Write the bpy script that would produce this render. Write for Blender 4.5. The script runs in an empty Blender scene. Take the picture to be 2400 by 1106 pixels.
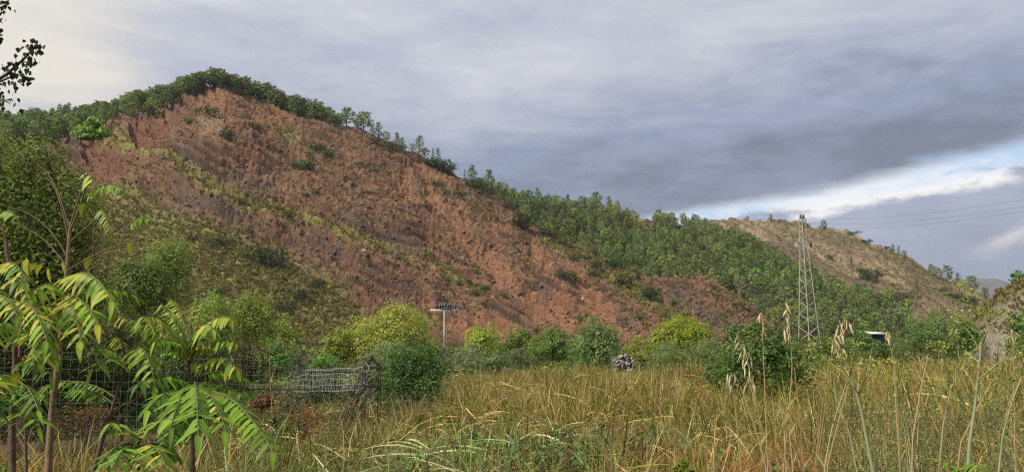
import bpy, math, random
import numpy as np
from mathutils import Vector, Matrix, Euler

S = bpy.context.scene
COL = S.collection
rad = math.radians

# ------------------------------------------------------------------ camera
FPX, CX, CY, YH = 1848.0, 1200.0, 553.0, 740.0        # focal length, centre and horizon in photograph pixels
PITCH = math.atan((YH - CY) / FPX)
cam = bpy.data.cameras.new('camera'); camo = bpy.data.objects.new('camera', cam); COL.objects.link(camo)
cam.sensor_width = 36.0; cam.lens = 36.0 * FPX / 2400.0
cam.clip_start = 0.05; cam.clip_end = 30000
camo.location = (0, 0, 0); camo.rotation_euler = (math.pi / 2 + PITCH, 0, 0)
S.camera = camo

# ------------------------------------------------------------------ light
SUN_EL, SUN_AZ = rad(44), rad(-124)                    # azimuth clockwise from +Y (view direction)
sun = bpy.data.lights.new('sun', 'SUN'); suno = bpy.data.objects.new('sun', sun); COL.objects.link(suno)
sun.energy = 4.4; sun.angle = rad(4); sun.color = (1.0, 0.92, 0.80)
tosun = Vector((math.sin(SUN_AZ) * math.cos(SUN_EL), math.cos(SUN_AZ) * math.cos(SUN_EL), math.sin(SUN_EL)))
suno.rotation_euler = tosun.to_track_quat('Z', 'Y').to_euler()
S.view_settings.view_transform = 'Standard'; S.view_settings.look = 'None'
S.view_settings.gamma = 1; S.view_settings.use_curve_mapping = False
S.view_settings.exposure = 0.15
S.cycles.use_denoising = False; S.cycles.pixel_filter_type = 'BLACKMAN_HARRIS'; S.cycles.filter_width = 1.15; S.cycles.sample_clamp_indirect = 3.0; S.cycles.sample_clamp_direct = 8.0

def ray(px, py):
    """direction with unit depth along +Y"""
    a, b = (px - CX) / FPX, (CY - py) / FPX
    c, s = math.cos(PITCH), math.sin(PITCH)
    dx, dy, dz = a, c - b * s, s + b * c
    return np.array([dx / dy, 1.0, dz / dy])
def P(px, py, D): return ray(px, py) * D
def unit(px, py):
    v = ray(px, py); return v / np.linalg.norm(v)
def to_pix(p):
    p = np.asarray(p, float); c, s = math.cos(PITCH), math.sin(PITCH)
    f = p[..., 1] * c + p[..., 2] * s; u = -p[..., 1] * s + p[..., 2] * c
    f = np.maximum(f, 1e-3)
    return CX + FPX * p[..., 0] / f, CY - FPX * u / f

# ------------------------------------------------------------------ node helper
class NT:
    def __init__(s, tree): s.t = tree
    def n(s, typ, **kw):
        nd = s.t.nodes.new(typ)
        for k, v in kw.items(): setattr(nd, k, v)
        return nd
    def put(s, sock, v):
        if v is None: return
        if isinstance(v, bpy.types.NodeSocket): s.t.links.new(v, sock)
        else: sock.default_value = v
    def math(s, op, a, b=None, c=None, clamp=False):
        nd = s.n('ShaderNodeMath', operation=op); nd.use_clamp = clamp
        for i, v in enumerate((a, b, c)): s.put(nd.inputs[i], v)
        return nd.outputs[0]
    def mr(s, v, a, b, c=0.0, d=1.0, smooth=True):
        nd = s.n('ShaderNodeMapRange'); nd.interpolation_type = 'SMOOTHSTEP' if smooth else 'LINEAR'
        for i, x in enumerate((v, a, b, c, d)): s.put(nd.inputs[i], x)
        return nd.outputs[0]
    def mix(s, f, a, b, blend='MIX'):
        nd = s.n('ShaderNodeMix', data_type='RGBA', blend_type=blend)
        s.put(nd.inputs[0], f)
        for i, v in ((6, a), (7, b)):
            if isinstance(v, tuple) and len(v) == 3: v = (*v, 1)
            s.put(nd.inputs[i], v)
        return nd.outputs[2]
    def noise(s, vec, scale, detail=4, rough=0.55, dist=0.0):
        nd = s.n('ShaderNodeTexNoise')
        if vec is not None: s.put(nd.inputs['Vector'], vec)
        nd.inputs['Scale'].default_value = scale; nd.inputs['Detail'].default_value = detail
        nd.inputs['Roughness'].default_value = rough; nd.inputs['Distortion'].default_value = dist
        return nd.outputs[0]

# ------------------------------------------------------------------ sky: cloud deck with a clear gap low on the right
def build_sky():
    w = bpy.data.worlds.new('World'); S.world = w; w.use_nodes = True
    w.node_tree.nodes.clear(); N = NT(w.node_tree)
    tc = N.n('ShaderNodeTexCoord'); D = tc.outputs['Generated']
    sky = N.n('ShaderNodeTexSky', sky_type='NISHITA'); sky.sun_disc = False
    sky.sun_elevation = SUN_EL; sky.sun_rotation = SUN_AZ; sky.altitude = 300
    skyc = N.mix(1.0, sky.outputs[0], (0.085, 0.085, 0.085), 'MULTIPLY')
    mp = N.n('ShaderNodeMapping'); mp.inputs['Scale'].default_value = (1.5, 1.5, 6.5); mp.inputs['Rotation'].default_value = (0, rad(7), 0)
    N.put(mp.inputs[0], D)
    streak = N.noise(mp.outputs[0], 2.2, 8, 0.62, 0.35)
    mp3 = N.n('ShaderNodeMapping'); mp3.inputs['Scale'].default_value = (1.6, 1.6, 4.2); mp3.inputs['Location'].default_value = (2.1, .4, .7); N.put(mp3.inputs[0], D)
    puffs = N.noise(mp3.outputs[0], 1.5, 4, 0.5, 0.2)
    mp2 = N.n('ShaderNodeMapping'); mp2.inputs['Scale'].default_value = (1, 1, 2.6); mp2.inputs['Location'].default_value = (3.1, 1.7, 0); N.put(mp2.inputs[0], D)
    billow = N.noise(mp2.outputs[0], 9.0, 7, 0.6, 0.2)
    fine = N.noise(mp2.outputs[0], 38.0, 5, 0.65, 0.0)
    sx = N.n('ShaderNodeSeparateXYZ'); N.put(sx.inputs[0], D)
    X, Z = sx.outputs[0], sx.outputs[2]
    def line(p, q):
        a, b = unit(*p), unit(*q); k = (b[2] - a[2]) / (b[0] - a[0])
        return N.math('MULTIPLY_ADD', X, float(k), float(a[2] - k * a[0]))
    wob = N.math('MULTIPLY_ADD', billow, 0.055, -0.0275)
    wob = N.math('ADD', wob, N.math('MULTIPLY_ADD', fine, 0.012, -0.006))
    wob2 = N.math('MULTIPLY_ADD', streak, 0.05, -0.025)
    s1 = N.math('ADD', N.math('SUBTRACT', Z, line((1600, 503), (2400, 345))), N.math('ADD', wob2, N.math('MULTIPLY', wob, .35)))
    s2 = N.math('ADD', N.math('SUBTRACT', Z, line((1700, 522), (2400, 392))), wob)
    # upper deck brightness
    B = N.mr(s1, 0.015, 0.23, 0.17, 0.60)
    side = N.mr(X, -0.55, 0.5, 0.02, -0.05, False)
    B = N.math('ADD', B, side)
    B = N.math('ADD', B, N.math('MULTIPLY_ADD', streak, 0.85, -0.425))
    B = N.math('ADD', B, N.math('MULTIPLY_ADD', puffs, 0.7, -0.35))
    B = N.math('ADD', B, N.math('MULTIPLY_ADD', billow, 0.42, -0.21))
    B = N.math('SUBTRACT', B, N.mr(Z, 0.46, 0.14, 0, 0.27))
    B = N.math('ADD', B, 0.155)
    rp = N.n('ShaderNodeValToRGB'); N.put(rp.inputs[0], B); e = rp.color_ramp.elements
    e[0].position = 0.0; e[0].color = (0.175, 0.205, 0.275, 1)
    e[1].position = 1.0; e[1].color = (0.80, 0.78, 0.75, 1)
    for p_, c_ in ((0.28, (0.265, 0.31, 0.425, 1)), (0.52, (0.43, 0.462, 0.555, 1)), (0.75, (0.57, 0.59, 0.64, 1))):
        k = e.new(p_); k.color = c_
    deck = N.mix(N.mr(N.noise(mp3.outputs[0], 3.3, 4, .55, .3), .46, .66, 0, .28), rp.outputs[0], (0.42, 0.465, 0.63))
    # warm thin cloud in front of the low sun side, upper left
    g = unit(20, 40)
    dt = N.n('ShaderNodeVectorMath', operation='DOT_PRODUCT'); N.put(dt.inputs[0], D); dt.inputs[1].default_value = tuple(g)
    glow = N.mr(N.math('ADD', dt.outputs['Value'], N.math('MULTIPLY_ADD', streak, 0.03, -0.015)), 0.982, 1.0, 0, 0.7)
    deck = N.mix(glow, deck, (0.88, 0.80, 0.66))
    # lower bank of cloud
    lowB = N.math('ADD', N.mr(s2, -0.13, 0.0, 0.22, 0.55), N.math('MULTIPLY_ADD', billow, 0.5, -0.25))
    rp2 = N.n('ShaderNodeValToRGB'); N.put(rp2.inputs[0], lowB); e = rp2.color_ramp.elements
    e[0].position = 0.05; e[0].color = (0.24, 0.275, 0.37, 1)
    e[1].position = 0.95; e[1].color = (0.56, 0.58, 0.67, 1)
    k = e.new(0.5); k.color = (0.36, 0.40, 0.51, 1)
    low = rp2.outputs[0]
    tuft = N.mr(N.math('ADD', N.math('MULTIPLY', N.math('ABSOLUTE', N.math('SUBTRACT', Z, line((2230, 612), (2400, 540)))), -1.0), N.math('MULTIPLY_ADD', billow, 0.05, -0.027)), -0.017, 0.010, 0, 1)
    tuft = N.math('MULTIPLY', tuft, N.mr(X, unit(2230, 600)[0], unit(2380, 570)[0], 0, 0.9))
    low = N.mix(tuft, low, (0.80, 0.75, 0.70))
    # bright rim on top of the bank, seen in patches
    rim = N.math('MULTIPLY', N.mr(s2, -0.016, 0.0, 0, 1), N.mr(billow, 0.40, 0.53, 0, 1))
    low = N.mix(rim, low, (1.0, 0.98, 0.94))
    # clear air in the gap: sky with wisps
    wis = N.mr(N.math('ADD', N.math('MULTIPLY', streak, 0.6), N.math('MULTIPLY', billow, 0.4)), 0.40, 0.59, 0, 1)
    clear = N.mix(0.7, skyc, (0.50, 0.71, 0.98))
    clear = N.mix(wis, clear, (0.90, 0.93, 0.97))
    c = N.mix(N.mr(s2, -0.006, 0.008), low, clear)
    c = N.mix(N.mr(s1, -0.008, 0.014), c, deck)
    bg = N.n('ShaderNodeBackground'); N.put(bg.inputs[0], c); bg.inputs[1].default_value = 1.0
    out = N.n('ShaderNodeOutputWorld'); w.node_tree.links.new(bg.outputs[0], out.inputs[0])
build_sky()

# ------------------------------------------------------------------ numpy noise
def _h(ix, iy, seed):
    h = (ix.astype(np.int64) * 374761393 + iy.astype(np.int64) * 668265263 + seed * 974634777) & 0xFFFFFFFF
    h = ((h ^ (h >> 13)) * 1274126177) & 0xFFFFFFFF
    h = ((h ^ (h >> 16)) * 2246822519) & 0xFFFFFFFF
    return ((h ^ (h >> 15)) & 0xFFFFFF) / float(0xFFFFFF)
def vnoise(x, y, seed=0):
    ix, iy = np.floor(x), np.floor(y); fx, fy = x - ix, y - iy
    u, v = fx * fx * fx * (fx * (fx * 6 - 15) + 10), fy * fy * fy * (fy * (fy * 6 - 15) + 10)
    a, b, c, d = _h(ix, iy, seed), _h(ix + 1, iy, seed), _h(ix, iy + 1, seed), _h(ix + 1, iy + 1, seed)
    return a + (b - a) * u + (c - a) * v + (a - b - c + d) * u * v
def fbm(x, y, octv=4, seed=0, gain=0.5):
    s, a, t = 0, 1.0, 0
    for o in range(octv):
        s = s + a * vnoise(x, y, seed + o * 17); t += a; a *= gain
        x, y = x * 2.03 + 13.7, y * 2.03 + 7.1
    return s / t
def ridged(x, y, octv=4, seed=0):
    s, a, t = 0, 1.0, 0
    for o in range(octv):
        s = s + a * (1 - np.abs(2 * vnoise(x, y, seed + o * 31) - 1)); t += a; a *= 0.5
        x, y = x * 2.1 + 3.3, y * 2.1 + 9.1
    return s / t
def sstep(x, a, b):
    t = np.clip((x - a) / (b - a), 0, 1); return t * t * (3 - 2 * t)
def poly_mask(px, py, pts, soft):
    """1 inside the polygon, fading over soft pixels"""
    pts = np.array(pts, float); inside = np.zeros(px.shape, bool); d2 = np.full(px.shape, 1e12)
    n = len(pts)
    for i in range(n):
        a, b = pts[i], pts[(i + 1) % n]
        cr = ((a[1] > py) != (b[1] > py)) & (px < (b[0] - a[0]) * (py - a[1]) / (b[1] - a[1] + 1e-9) + a[0])
        inside ^= cr
        d2 = np.minimum(d2, seg_d2(px, py, a, b))
    d = np.sqrt(d2); return sstep(np.where(inside, d, -d), -soft, soft)
def seg_d2(px, py, a, b):
    ab = b - a; t = np.clip(((px - a[0]) * ab[0] + (py - a[1]) * ab[1]) / (ab @ ab + 1e-9), 0, 1)
    return (px - a[0] - t * ab[0]) ** 2 + (py - a[1] - t * ab[1]) ** 2
def line_mask(px, py, pts, w, soft):
    pts = np.array(pts, float); d2 = np.full(px.shape, 1e12)
    for a, b in zip(pts[:-1], pts[1:]): d2 = np.minimum(d2, seg_d2(px, py, a, b))
    return 1 - sstep(np.sqrt(d2), w - soft, w + soft)

# ------------------------------------------------------------------ mesh helpers
class MB:
    """collects vertices, faces and colours into one mesh"""
    def __init__(s): s.v, s.f, s.c, s.n = [], [], [], 0
    def add(s, v, f, c=(1, 1, 1)):
        v = np.asarray(v, float).reshape(-1, 3); f = np.asarray(f, int)
        s.v.append(v); s.f.append(f + s.n); s.n += len(v)
        c = np.asarray(c, float)
        s.c.append(np.tile(c, (len(v), 1)) if c.ndim == 1 else c)
    def mesh(s, name, mat, smooth=False):
        m = bpy.data.meshes.new(name)
        v = np.concatenate(s.v); nl = sum(f.size for f in s.f); nf = sum(len(f) for f in s.f)
        m.vertices.add(len(v)); m.vertices.foreach_set('co', v.ravel())
        m.loops.add(nl); m.loops.foreach_set('vertex_index', np.concatenate([f.ravel() for f in s.f]))
        tot = np.concatenate([np.full(len(f), f.shape[1]) for f in s.f]); st = np.concatenate([[0], np.cumsum(tot)[:-1]])
        m.polygons.add(nf); m.polygons.foreach_set('loop_start', st); m.polygons.foreach_set('loop_total', tot)
        if smooth: m.polygons.foreach_set('use_smooth', np.ones(nf, bool))
        c = np.concatenate(s.c); a = m.color_attributes.new('Col', 'FLOAT_COLOR', 'POINT')
        a.data.foreach_set('color', np.concatenate([c, np.ones((len(c), 1))], 1).ravel())
        m.update(calc_edges=True); m.validate()
        m.materials.append(mat); return m
    def build(s, name, mat, parent=None, smooth=False, loc=None):
        return link(name, s.mesh(name, mat, smooth), parent, loc)
    def tube(s, pts, r, sides=6, c=(1, 1, 1), cap=True):
        pts = np.asarray(pts, float); n = len(pts); r = np.broadcast_to(np.asarray(r, float), (n,))
        t = np.gradient(pts, axis=0); t /= np.linalg.norm(t, axis=1)[:, None] + 1e-12
        ref = np.array([0, 0, 1.0]) if abs(t[0][2]) < 0.9 else np.array([1.0, 0, 0])
        vs = []
        for i in range(n):
            u = np.cross(t[i], ref); u /= np.linalg.norm(u) + 1e-12; w = np.cross(u, t[i])
            if np.linalg.norm(u) > 0: ref = np.cross(t[i], u) * -1 if False else ref
            a = np.arange(sides) * 2 * math.pi / sides
            vs.append(pts[i] + r[i] * (np.cos(a)[:, None] * u + np.sin(a)[:, None] * w))
        v = np.concatenate(vs); f = []
        for i in range(n - 1):
            for k in range(sides):
                k2 = (k + 1) % sides
                f.append((i * sides + k, i * sides + k2, (i + 1) * sides + k2, (i + 1) * sides + k))
        s.add(v, f, c)
        if cap and r[-1] > 1e-4:
            s.add(vs[-1], [list(range(sides))], c)
        return s
    def box(s, lo, hi, c=(1, 1, 1)):
        x0, y0, z0 = lo; x1, y1, z1 = hi
        v = [(x0,y0,z0),(x1,y0,z0),(x1,y1,z0),(x0,y1,z0),(x0,y0,z1),(x1,y0,z1),(x1,y1,z1),(x0,y1,z1)]
        s.add(v, [(3,2,1,0),(4,5,6,7),(0,1,5,4),(1,2,6,5),(2,3,7,6),(3,0,4,7)], c); return s
    def leaves(s, ctr, nrm, size, col, rng, asp=0.6, fold=0.15, axis=None):
        """rhombic leaves: centre, facing, length, colour per leaf"""
        n = len(ctr); nrm = nrm / (np.linalg.norm(nrm, axis=1)[:, None] + 1e-9)
        r = rng.normal(size=(n, 3)) if axis is None else axis
        u = r - (r * nrm).sum(1)[:, None] * nrm; u /= np.linalg.norm(u, axis=1)[:, None] + 1e-9
        w = np.cross(nrm, u); L = np.asarray(size)[:, None] * 0.5
        lift = nrm * L * fold
        v = np.stack([ctr - u * L, ctr + w * L * asp - u * L * .15 + lift, ctr + u * L, ctr - w * L * asp - u * L * .15 + lift], 1).reshape(-1, 3)
        k = np.arange(n)[:, None] * 4
        s.add(v, np.concatenate([k, k + 1, k + 2, k + 3], 1), np.repeat(col, 4, 0)); return s

def link(name, data, parent=None, loc=None):
    o = bpy.data.objects.new(name, data); COL.objects.link(o)
    if parent is not None: o.parent = parent
    if loc is not None: o.location = loc
    return o
def tag(o, label, cat=None, group=None, kind=None):
    o['label'] = label
    if cat: o['category'] = cat
    if group: o['group'] = group
    if kind: o['kind'] = kind
    return o
def thing(name, loc, label, cat, group=None):
    o = link(name, None, None, loc); o.empty_display_size = 0.1
    return tag(o, label, cat, group)

# ------------------------------------------------------------------ materials
def mat_leaf(name, trans=0.35, rough=0.55, vary=0.25, spec=0.3, inst=False, hue=.03, warm=(1, 1, 1)):
    m = bpy.data.materials.new(name); m.use_nodes = True; m.node_tree.nodes.clear(); N = NT(m.node_tree)
    at = N.n('ShaderNodeAttribute', attribute_name='Col'); c = at.outputs['Color']
    oi = N.n('ShaderNodeObjectInfo')
    hs = N.n('ShaderNodeHueSaturation'); N.put(hs.inputs['Color'], N.mix(1.0, c, warm, 'MULTIPLY'))
    N.put(hs.inputs['Value'], N.mr(oi.outputs['Random'], 0, 1, 1 - vary, 1 + vary, False))
    N.put(hs.inputs['Hue'], N.mr(N.math('FRACT', N.math('MULTIPLY', oi.outputs['Random'], 7.31)), 0, 1, 0.5 + vary * hue, 0.5 - vary * hue, False))
    c = hs.outputs[0]
    if inst:
        ti = N.n('ShaderNodeAttribute', attribute_name='tint', attribute_type='INSTANCER')
        c = N.mix(1.0, c, ti.outputs['Color'], 'MULTIPLY')
    p = N.n('ShaderNodeBsdfPrincipled'); N.put(p.inputs['Base Color'], c); p.inputs['Roughness'].default_value = rough
    p.inputs['Specular IOR Level'].default_value = spec
    tr = N.n('ShaderNodeBsdfTranslucent'); N.put(tr.inputs[0], N.mix(1.0, c, (1.15, 1.15, 0.6), 'MULTIPLY'))
    mx = N.n('ShaderNodeMixShader'); mx.inputs[0].default_value = trans
    m.node_tree.links.new(p.outputs[0], mx.inputs[1]); m.node_tree.links.new(tr.outputs[0], mx.inputs[2])
    o = N.n('ShaderNodeOutputMaterial'); m.node_tree.links.new(mx.outputs[0], o.inputs[0]); return m
def mat_solid(name, scale=8.0, rough=0.8, metal=0.0, vary=0.3, bump=0.3, bumpd=0.02, spec=0.3, coords='Object'):
    """vertex colour with procedural grain and relief"""
    m = bpy.data.materials.new(name); m.use_nodes = True; m.node_tree.nodes.clear(); N = NT(m.node_tree)
    at = N.n('ShaderNodeAttribute', attribute_name='Col'); tc = N.n('ShaderNodeTexCoord')
    n = N.noise(tc.outputs[coords], scale, 6, 0.62)
    k = N.mr(n, 0.25, 0.75, 1 - vary, 1 + vary, False)
    cb = N.n('ShaderNodeCombineXYZ')
    for i in range(3): N.put(cb.inputs[i], k)
    c = N.mix(1.0, at.outputs['Color'], cb.outputs[0], 'MULTIPLY')
    p = N.n('ShaderNodeBsdfPrincipled'); N.put(p.inputs['Base Color'], c)
    p.inputs['Roughness'].default_value = rough; p.inputs['Metallic'].default_value = metal; p.inputs['Specular IOR Level'].default_value = spec
    if bump:
        b = N.n('ShaderNodeBump'); b.inputs['Strength'].default_value = bump; b.inputs['Distance'].default_value = bumpd
        N.put(b.inputs['Height'], n); N.put(p.inputs['Normal'], b.outputs[0])
    o = N.n('ShaderNodeOutputMaterial'); m.node_tree.links.new(p.outputs[0], o.inputs[0]); return m
M_leaf = mat_leaf('foliage', .46, warm=(1.10, 1.12, .90))
M_pine = mat_leaf('pine_needles', 0.22, 0.65, 0.40, 0.3, False, .07, (1.08, 1.10, .90))
M_inst = mat_leaf('scatter_foliage', 0.25, 0.65, 0.28, 0.2, True)
M_bark = mat_solid('bark', 30, 0.9, 0, 0.4, 0.5, 0.01)
M_soil = mat_solid('hill_soil', 1.6, 0.95, 0, 0.30, 0.9, 0.35, 0.1)
M_ground = mat_solid('meadow_soil', 3.0, 0.95, 0, 0.35, 0.6, 0.05, 0.1)
M_far = mat_solid('far_land', 0.02, 0.95, 0, 0.25, 0, 0, 0.1)
M_rock = mat_solid('rock', 4, 0.9, 0, 0.3, 0.6, 0.1, 0.2)
M_conc = mat_solid('concrete', 6, 0.85, 0, 0.2, 0.3, 0.01)
M_steel = mat_solid('painted_steel', 3, 0.6, 0.0, 0.15, 0, 0, 0.5)
M_wire = mat_solid('galvanised_wire', 20, 0.45, 0.6, 0.2, 0, 0, 0.5)
M_rust = mat_solid('rusty_steel', 25, 0.8, 0.1, 0.4, 0.2, 0.002)
M_glass = mat_solid('glazed_insulator', 10, 0.3, 0, 0.1, 0, 0, 0.5)
M_straw = mat_leaf('straw', 0.25, 0.6, 0.15, 0.3)

# ------------------------------------------------------------------ terrain
def gz(x, y):
    """height of the valley floor and meadow"""
    x = np.asarray(x, float); y = np.asarray(y, float); d = np.hypot(x, y)
    z = np.interp(d, [0, 2, 6, 15, 40, 60, 100, 150, 9000], [-1.5, -1.6, -1.95, -2.6, -3.62, -5.6, -8.0, -8.4, -8.4])
    z = z + 0.04 * np.clip(x, 0, 14) * (1 - sstep(d, 30, 70))
    return z + (fbm(x * .35, y * .35, 3, 5) - .5) * 0.35 * (1 - sstep(d, 30, 90))

def polar_grid(nA, nR): return None
def grid_faces(na, nr):
    i = np.arange(na - 1)[:, None] * nr + np.arange(nr - 1)[None]; i = i.ravel()
    return np.stack([i, i + nr, i + nr + 1, i + 1], 1)

def build_ground():
    az = np.linspace(-math.pi, math.pi, 361); r = np.concatenate([[0.05], np.geomspace(0.6, 9000, 170)])
    A, R = np.meshgrid(az, r, indexing='ij'); x, y = R * np.sin(A), R * np.cos(A); z = gz(x, y)
    n = fbm(x * .5, y * .5, 4, 9)[..., None]
    near = np.array([0.075, 0.060, 0.030]) * (.6 + .8 * n); far = np.array([0.065, 0.068, 0.030]) * (.7 + .6 * n)
    k = sstep(R, 40, 120)[..., None]
    mb = MB(); mb.add(np.stack([x, y, z], -1).reshape(-1, 3), grid_faces(*A.shape), (near * (1 - k) + far * k).reshape(-1, 3))
    tag(mb.build('ground', M_ground, smooth=True), 'brown soil of the valley floor under the meadow', None, None, 'structure')
build_ground()

class Sheet:
    """a hill as a surface over azimuth and distance: front slope up to a crest, then the back slope"""
    def __init__(s, sil, base, nA, nF, nB, prof=1.0, seed=0, disp=None, colour=None, back=1.0):
        sil = np.array(sil, float)
        d = np.array([ray(a, b) for a, b in sil[:, :2]]); az = np.arctan2(d[:, 0], d[:, 1]); el = d[:, 2] / np.hypot(d[:, 0], d[:, 1])
        ta = np.linspace(math.tan(az[0]), math.tan(az[-1]), nA); s.az = np.arctan(ta)
        elc = np.interp(s.az, az, el); Dc = np.interp(s.az, az, sil[:, 2])
        k = np.ones(9) / 9; pad = lambda v: np.convolve(np.pad(v, 4, mode='edge'), k, mode='valid')
        elc, Dc = pad(elc), pad(Dc)
        Db = np.interp(s.az, az, np.broadcast_to(np.asarray(base, float), az.shape)); Db = np.minimum(Db, Dc - 8)
        zb = -8.6; zc = np.maximum(elc * Dc, zb + 0.3)
        t = np.linspace(0, 1, nF); p = (1 - prof) * t + prof * np.sin(t * math.pi / 2) ** 1.15
        Rf = Db[:, None] + (Dc - Db)[:, None] * t; Zf = zb + (zc - zb)[:, None] * p
        u = np.linspace(0, 1, nB + 1)[1:]; hgt = zc - zb
        Rb = Dc[:, None] + (hgt * 2.2 * back + 10)[:, None] * u; Zb = zb + hgt[:, None] * np.cos(u * math.pi / 2) ** 1.3
        R = np.concatenate([Rf, Rb], 1); Z = np.concatenate([Zf, Zb], 1)
        s.nF = nF; s.T = np.concatenate([np.tile(t, (nA, 1)), 1 + np.tile(u, (nA, 1))], 1)
        A = s.az[:, None] + 0 * R
        X, Y = R * np.sin(A), R * np.cos(A)
        px, py = to_pix(np.stack([X, Y, Z], -1))
        s.px, s.py = px, py
        if disp is not None:
            dz = disp(s, X, Y, Z); fade = sstep(s.T, 0.0, 0.03) * (1 - sstep(s.T, 1.9, 2.0))
            dz = dz * fade; sl = (zc - zb) / (Dc - Db); nr = np.clip(sl / np.sqrt(1 + sl * sl), 0, .8)[:, None] * (s.T < 1) * (1 - sstep(s.T, .93, 1.0)); R = R - dz * nr; Z = Z + dz * np.sqrt(1 - nr * nr)
            X, Y = R * np.sin(A), R * np.cos(A)
        s.R, s.X, s.Y, s.Z = R, X, Y, Z; s.E = Z / R
        s.col = colour(s) if colour is not None else np.ones(X.shape + (3,)) * .3
    def build(s, name, mat, label):
        mb = MB(); mb.add(np.stack([s.X, s.Y, s.Z], -1).reshape(-1, 3), grid_faces(*s.X.shape), s.col.reshape(-1, 3))
        o = mb.build(name, mat, smooth=True); tag(o, label, None, None, 'structure'); s.obj = o; return o
    def at(s, px, py):
        d = ray(px, py); az = math.atan2(d[0], d[1]); el = d[2] / math.hypot(d[0], d[1])
        i = int(np.argmin(np.abs(s.az - az))); E = s.E[i, :s.nF + 3]
        j = np.argmax(E >= el) if (E >= el).any() else int(np.argmax(E))
        if j == 0: r, z = s.R[i, 0], s.Z[i, 0]
        elif E[j] >= el:
            f = (el - E[j - 1]) / (E[j] - E[j - 1] + 1e-9); f = min(max(f, 0), 1)
            r, z = s.R[i, j - 1] * (1 - f) + s.R[i, j] * f, s.Z[i, j - 1] * (1 - f) + s.Z[i, j] * f
        else: r, z = s.R[i, j], s.Z[i, j]
        a = az; return np.array([r * math.sin(a), r * math.cos(a), z])
    def scatter(s, n, rng, dens):
        """random points on the front slope, kept by density per vertex (0..1), area weighted"""
        i = rng.integers(0, s.X.shape[0] - 1, n); j = rng.integers(0, s.nF, n); f, g = rng.random(n), rng.random(n)
        L = lambda A: (A[i, j] * (1 - f) + A[i + 1, j] * f) * (1 - g) + (A[i, j + 1] * (1 - f) + A[i + 1, j + 1] * f) * g
        keep = rng.random(n) < dens[i, j]
        return np.stack([L(s.X), L(s.Y), L(s.Z)], -1)[keep], s.col[i, j][keep], i[keep], j[keep]

# --- the bare red hill with its spur to the right
RED_SIL = [(-170, 314, 430), (-100, 310, 430), (60, 300, 430), (150, 292, 415), (230, 284, 380), (290, 262, 365), (360, 246, 358), (430, 222, 350), (480, 206, 345), (520, 200, 342),
           (570, 214, 342), (620, 234, 342), (690, 268, 340), (760, 284, 338), (840, 306, 336), (940, 345, 332), (1020, 384, 328), (1100, 424, 322), (1160, 462, 316), (1200, 486, 312),
           (1240, 520, 302), (1290, 548, 292), (1340, 572, 282), (1430, 622, 262), (1490, 645, 246), (1540, 650, 236), (1600, 651, 230), (1660, 655, 222), (1710, 680, 210), (1760, 715, 196), (1810, 755, 182), (1860, 800, 172), (1900, 830, 168)]
GREEN_BANDS = [([(265, 322), (330, 350), (400, 385), (500, 440), (620, 480), (740, 520), (820, 552), (905, 580)], 15),
               ([(930, 592), (1000, 612), (1060, 648), (1115, 668)], 9), ([(640, 300), (700, 335), (740, 358)], 7),
               ([(230, 330), (290, 322)], 12), ([(540, 455), (600, 476)], 14), ([(1290, 560), (1380, 610), (1470, 660), (1560, 735), (1600, 760)], 18)]
ORANGE = [([(950, 395), (945, 440), (955, 480)], 12), ([(985, 390), (1005, 430)], 16), ([(1000, 470), (1080, 530), (1110, 590), (1165, 640), (1230, 695), (1330, 770)], 17),
          ([(1150, 600), (1180, 660)], 26), ([(990, 690), (1000, 725)], 14), ([(800, 350), (840, 400)], 12), ([(665, 545), (700, 552)], 10), ([(1310, 690), (1330, 750)], 20), ([(1380, 700), (1430, 735)], 26),
          ([(1060, 760), (1100, 790)], 20), ([(770, 610), (810, 605)], 9), ([(560, 380), (580, 400)], 8), ([(662, 420), (664, 475)], 6), ([(1120, 750), (1200, 790)], 18), ([(1440, 770), (1500, 790)], 14), ([(1250, 600), (1290, 640)], 12)]
GREY = [([(420, 460), (520, 480), (570, 500)], 22), ([(540, 410), (640, 445)], 16), ([(700, 560), (790, 590)], 24), ([(800, 510), (900, 560), (980, 590)], 16), ([(400, 370), (480, 400)], 10),
        ([(1270, 680), (1285, 720)], 16), ([(1440, 730), (1490, 790)], 22), ([(1580, 690), (1680, 760)], 26), ([(940, 670), (1080, 720)], 14), ([(380, 470), (440, 520)], 12), ([(1180, 690), (1250, 720)], 6)]
LOWER_GREEN = [(-420, 380), (150, 420), (300, 450), (420, 500), (560, 560), (690, 618), (800, 670), (850, 740), (830, 850), (300, 900), (-420, 900)]

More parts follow.
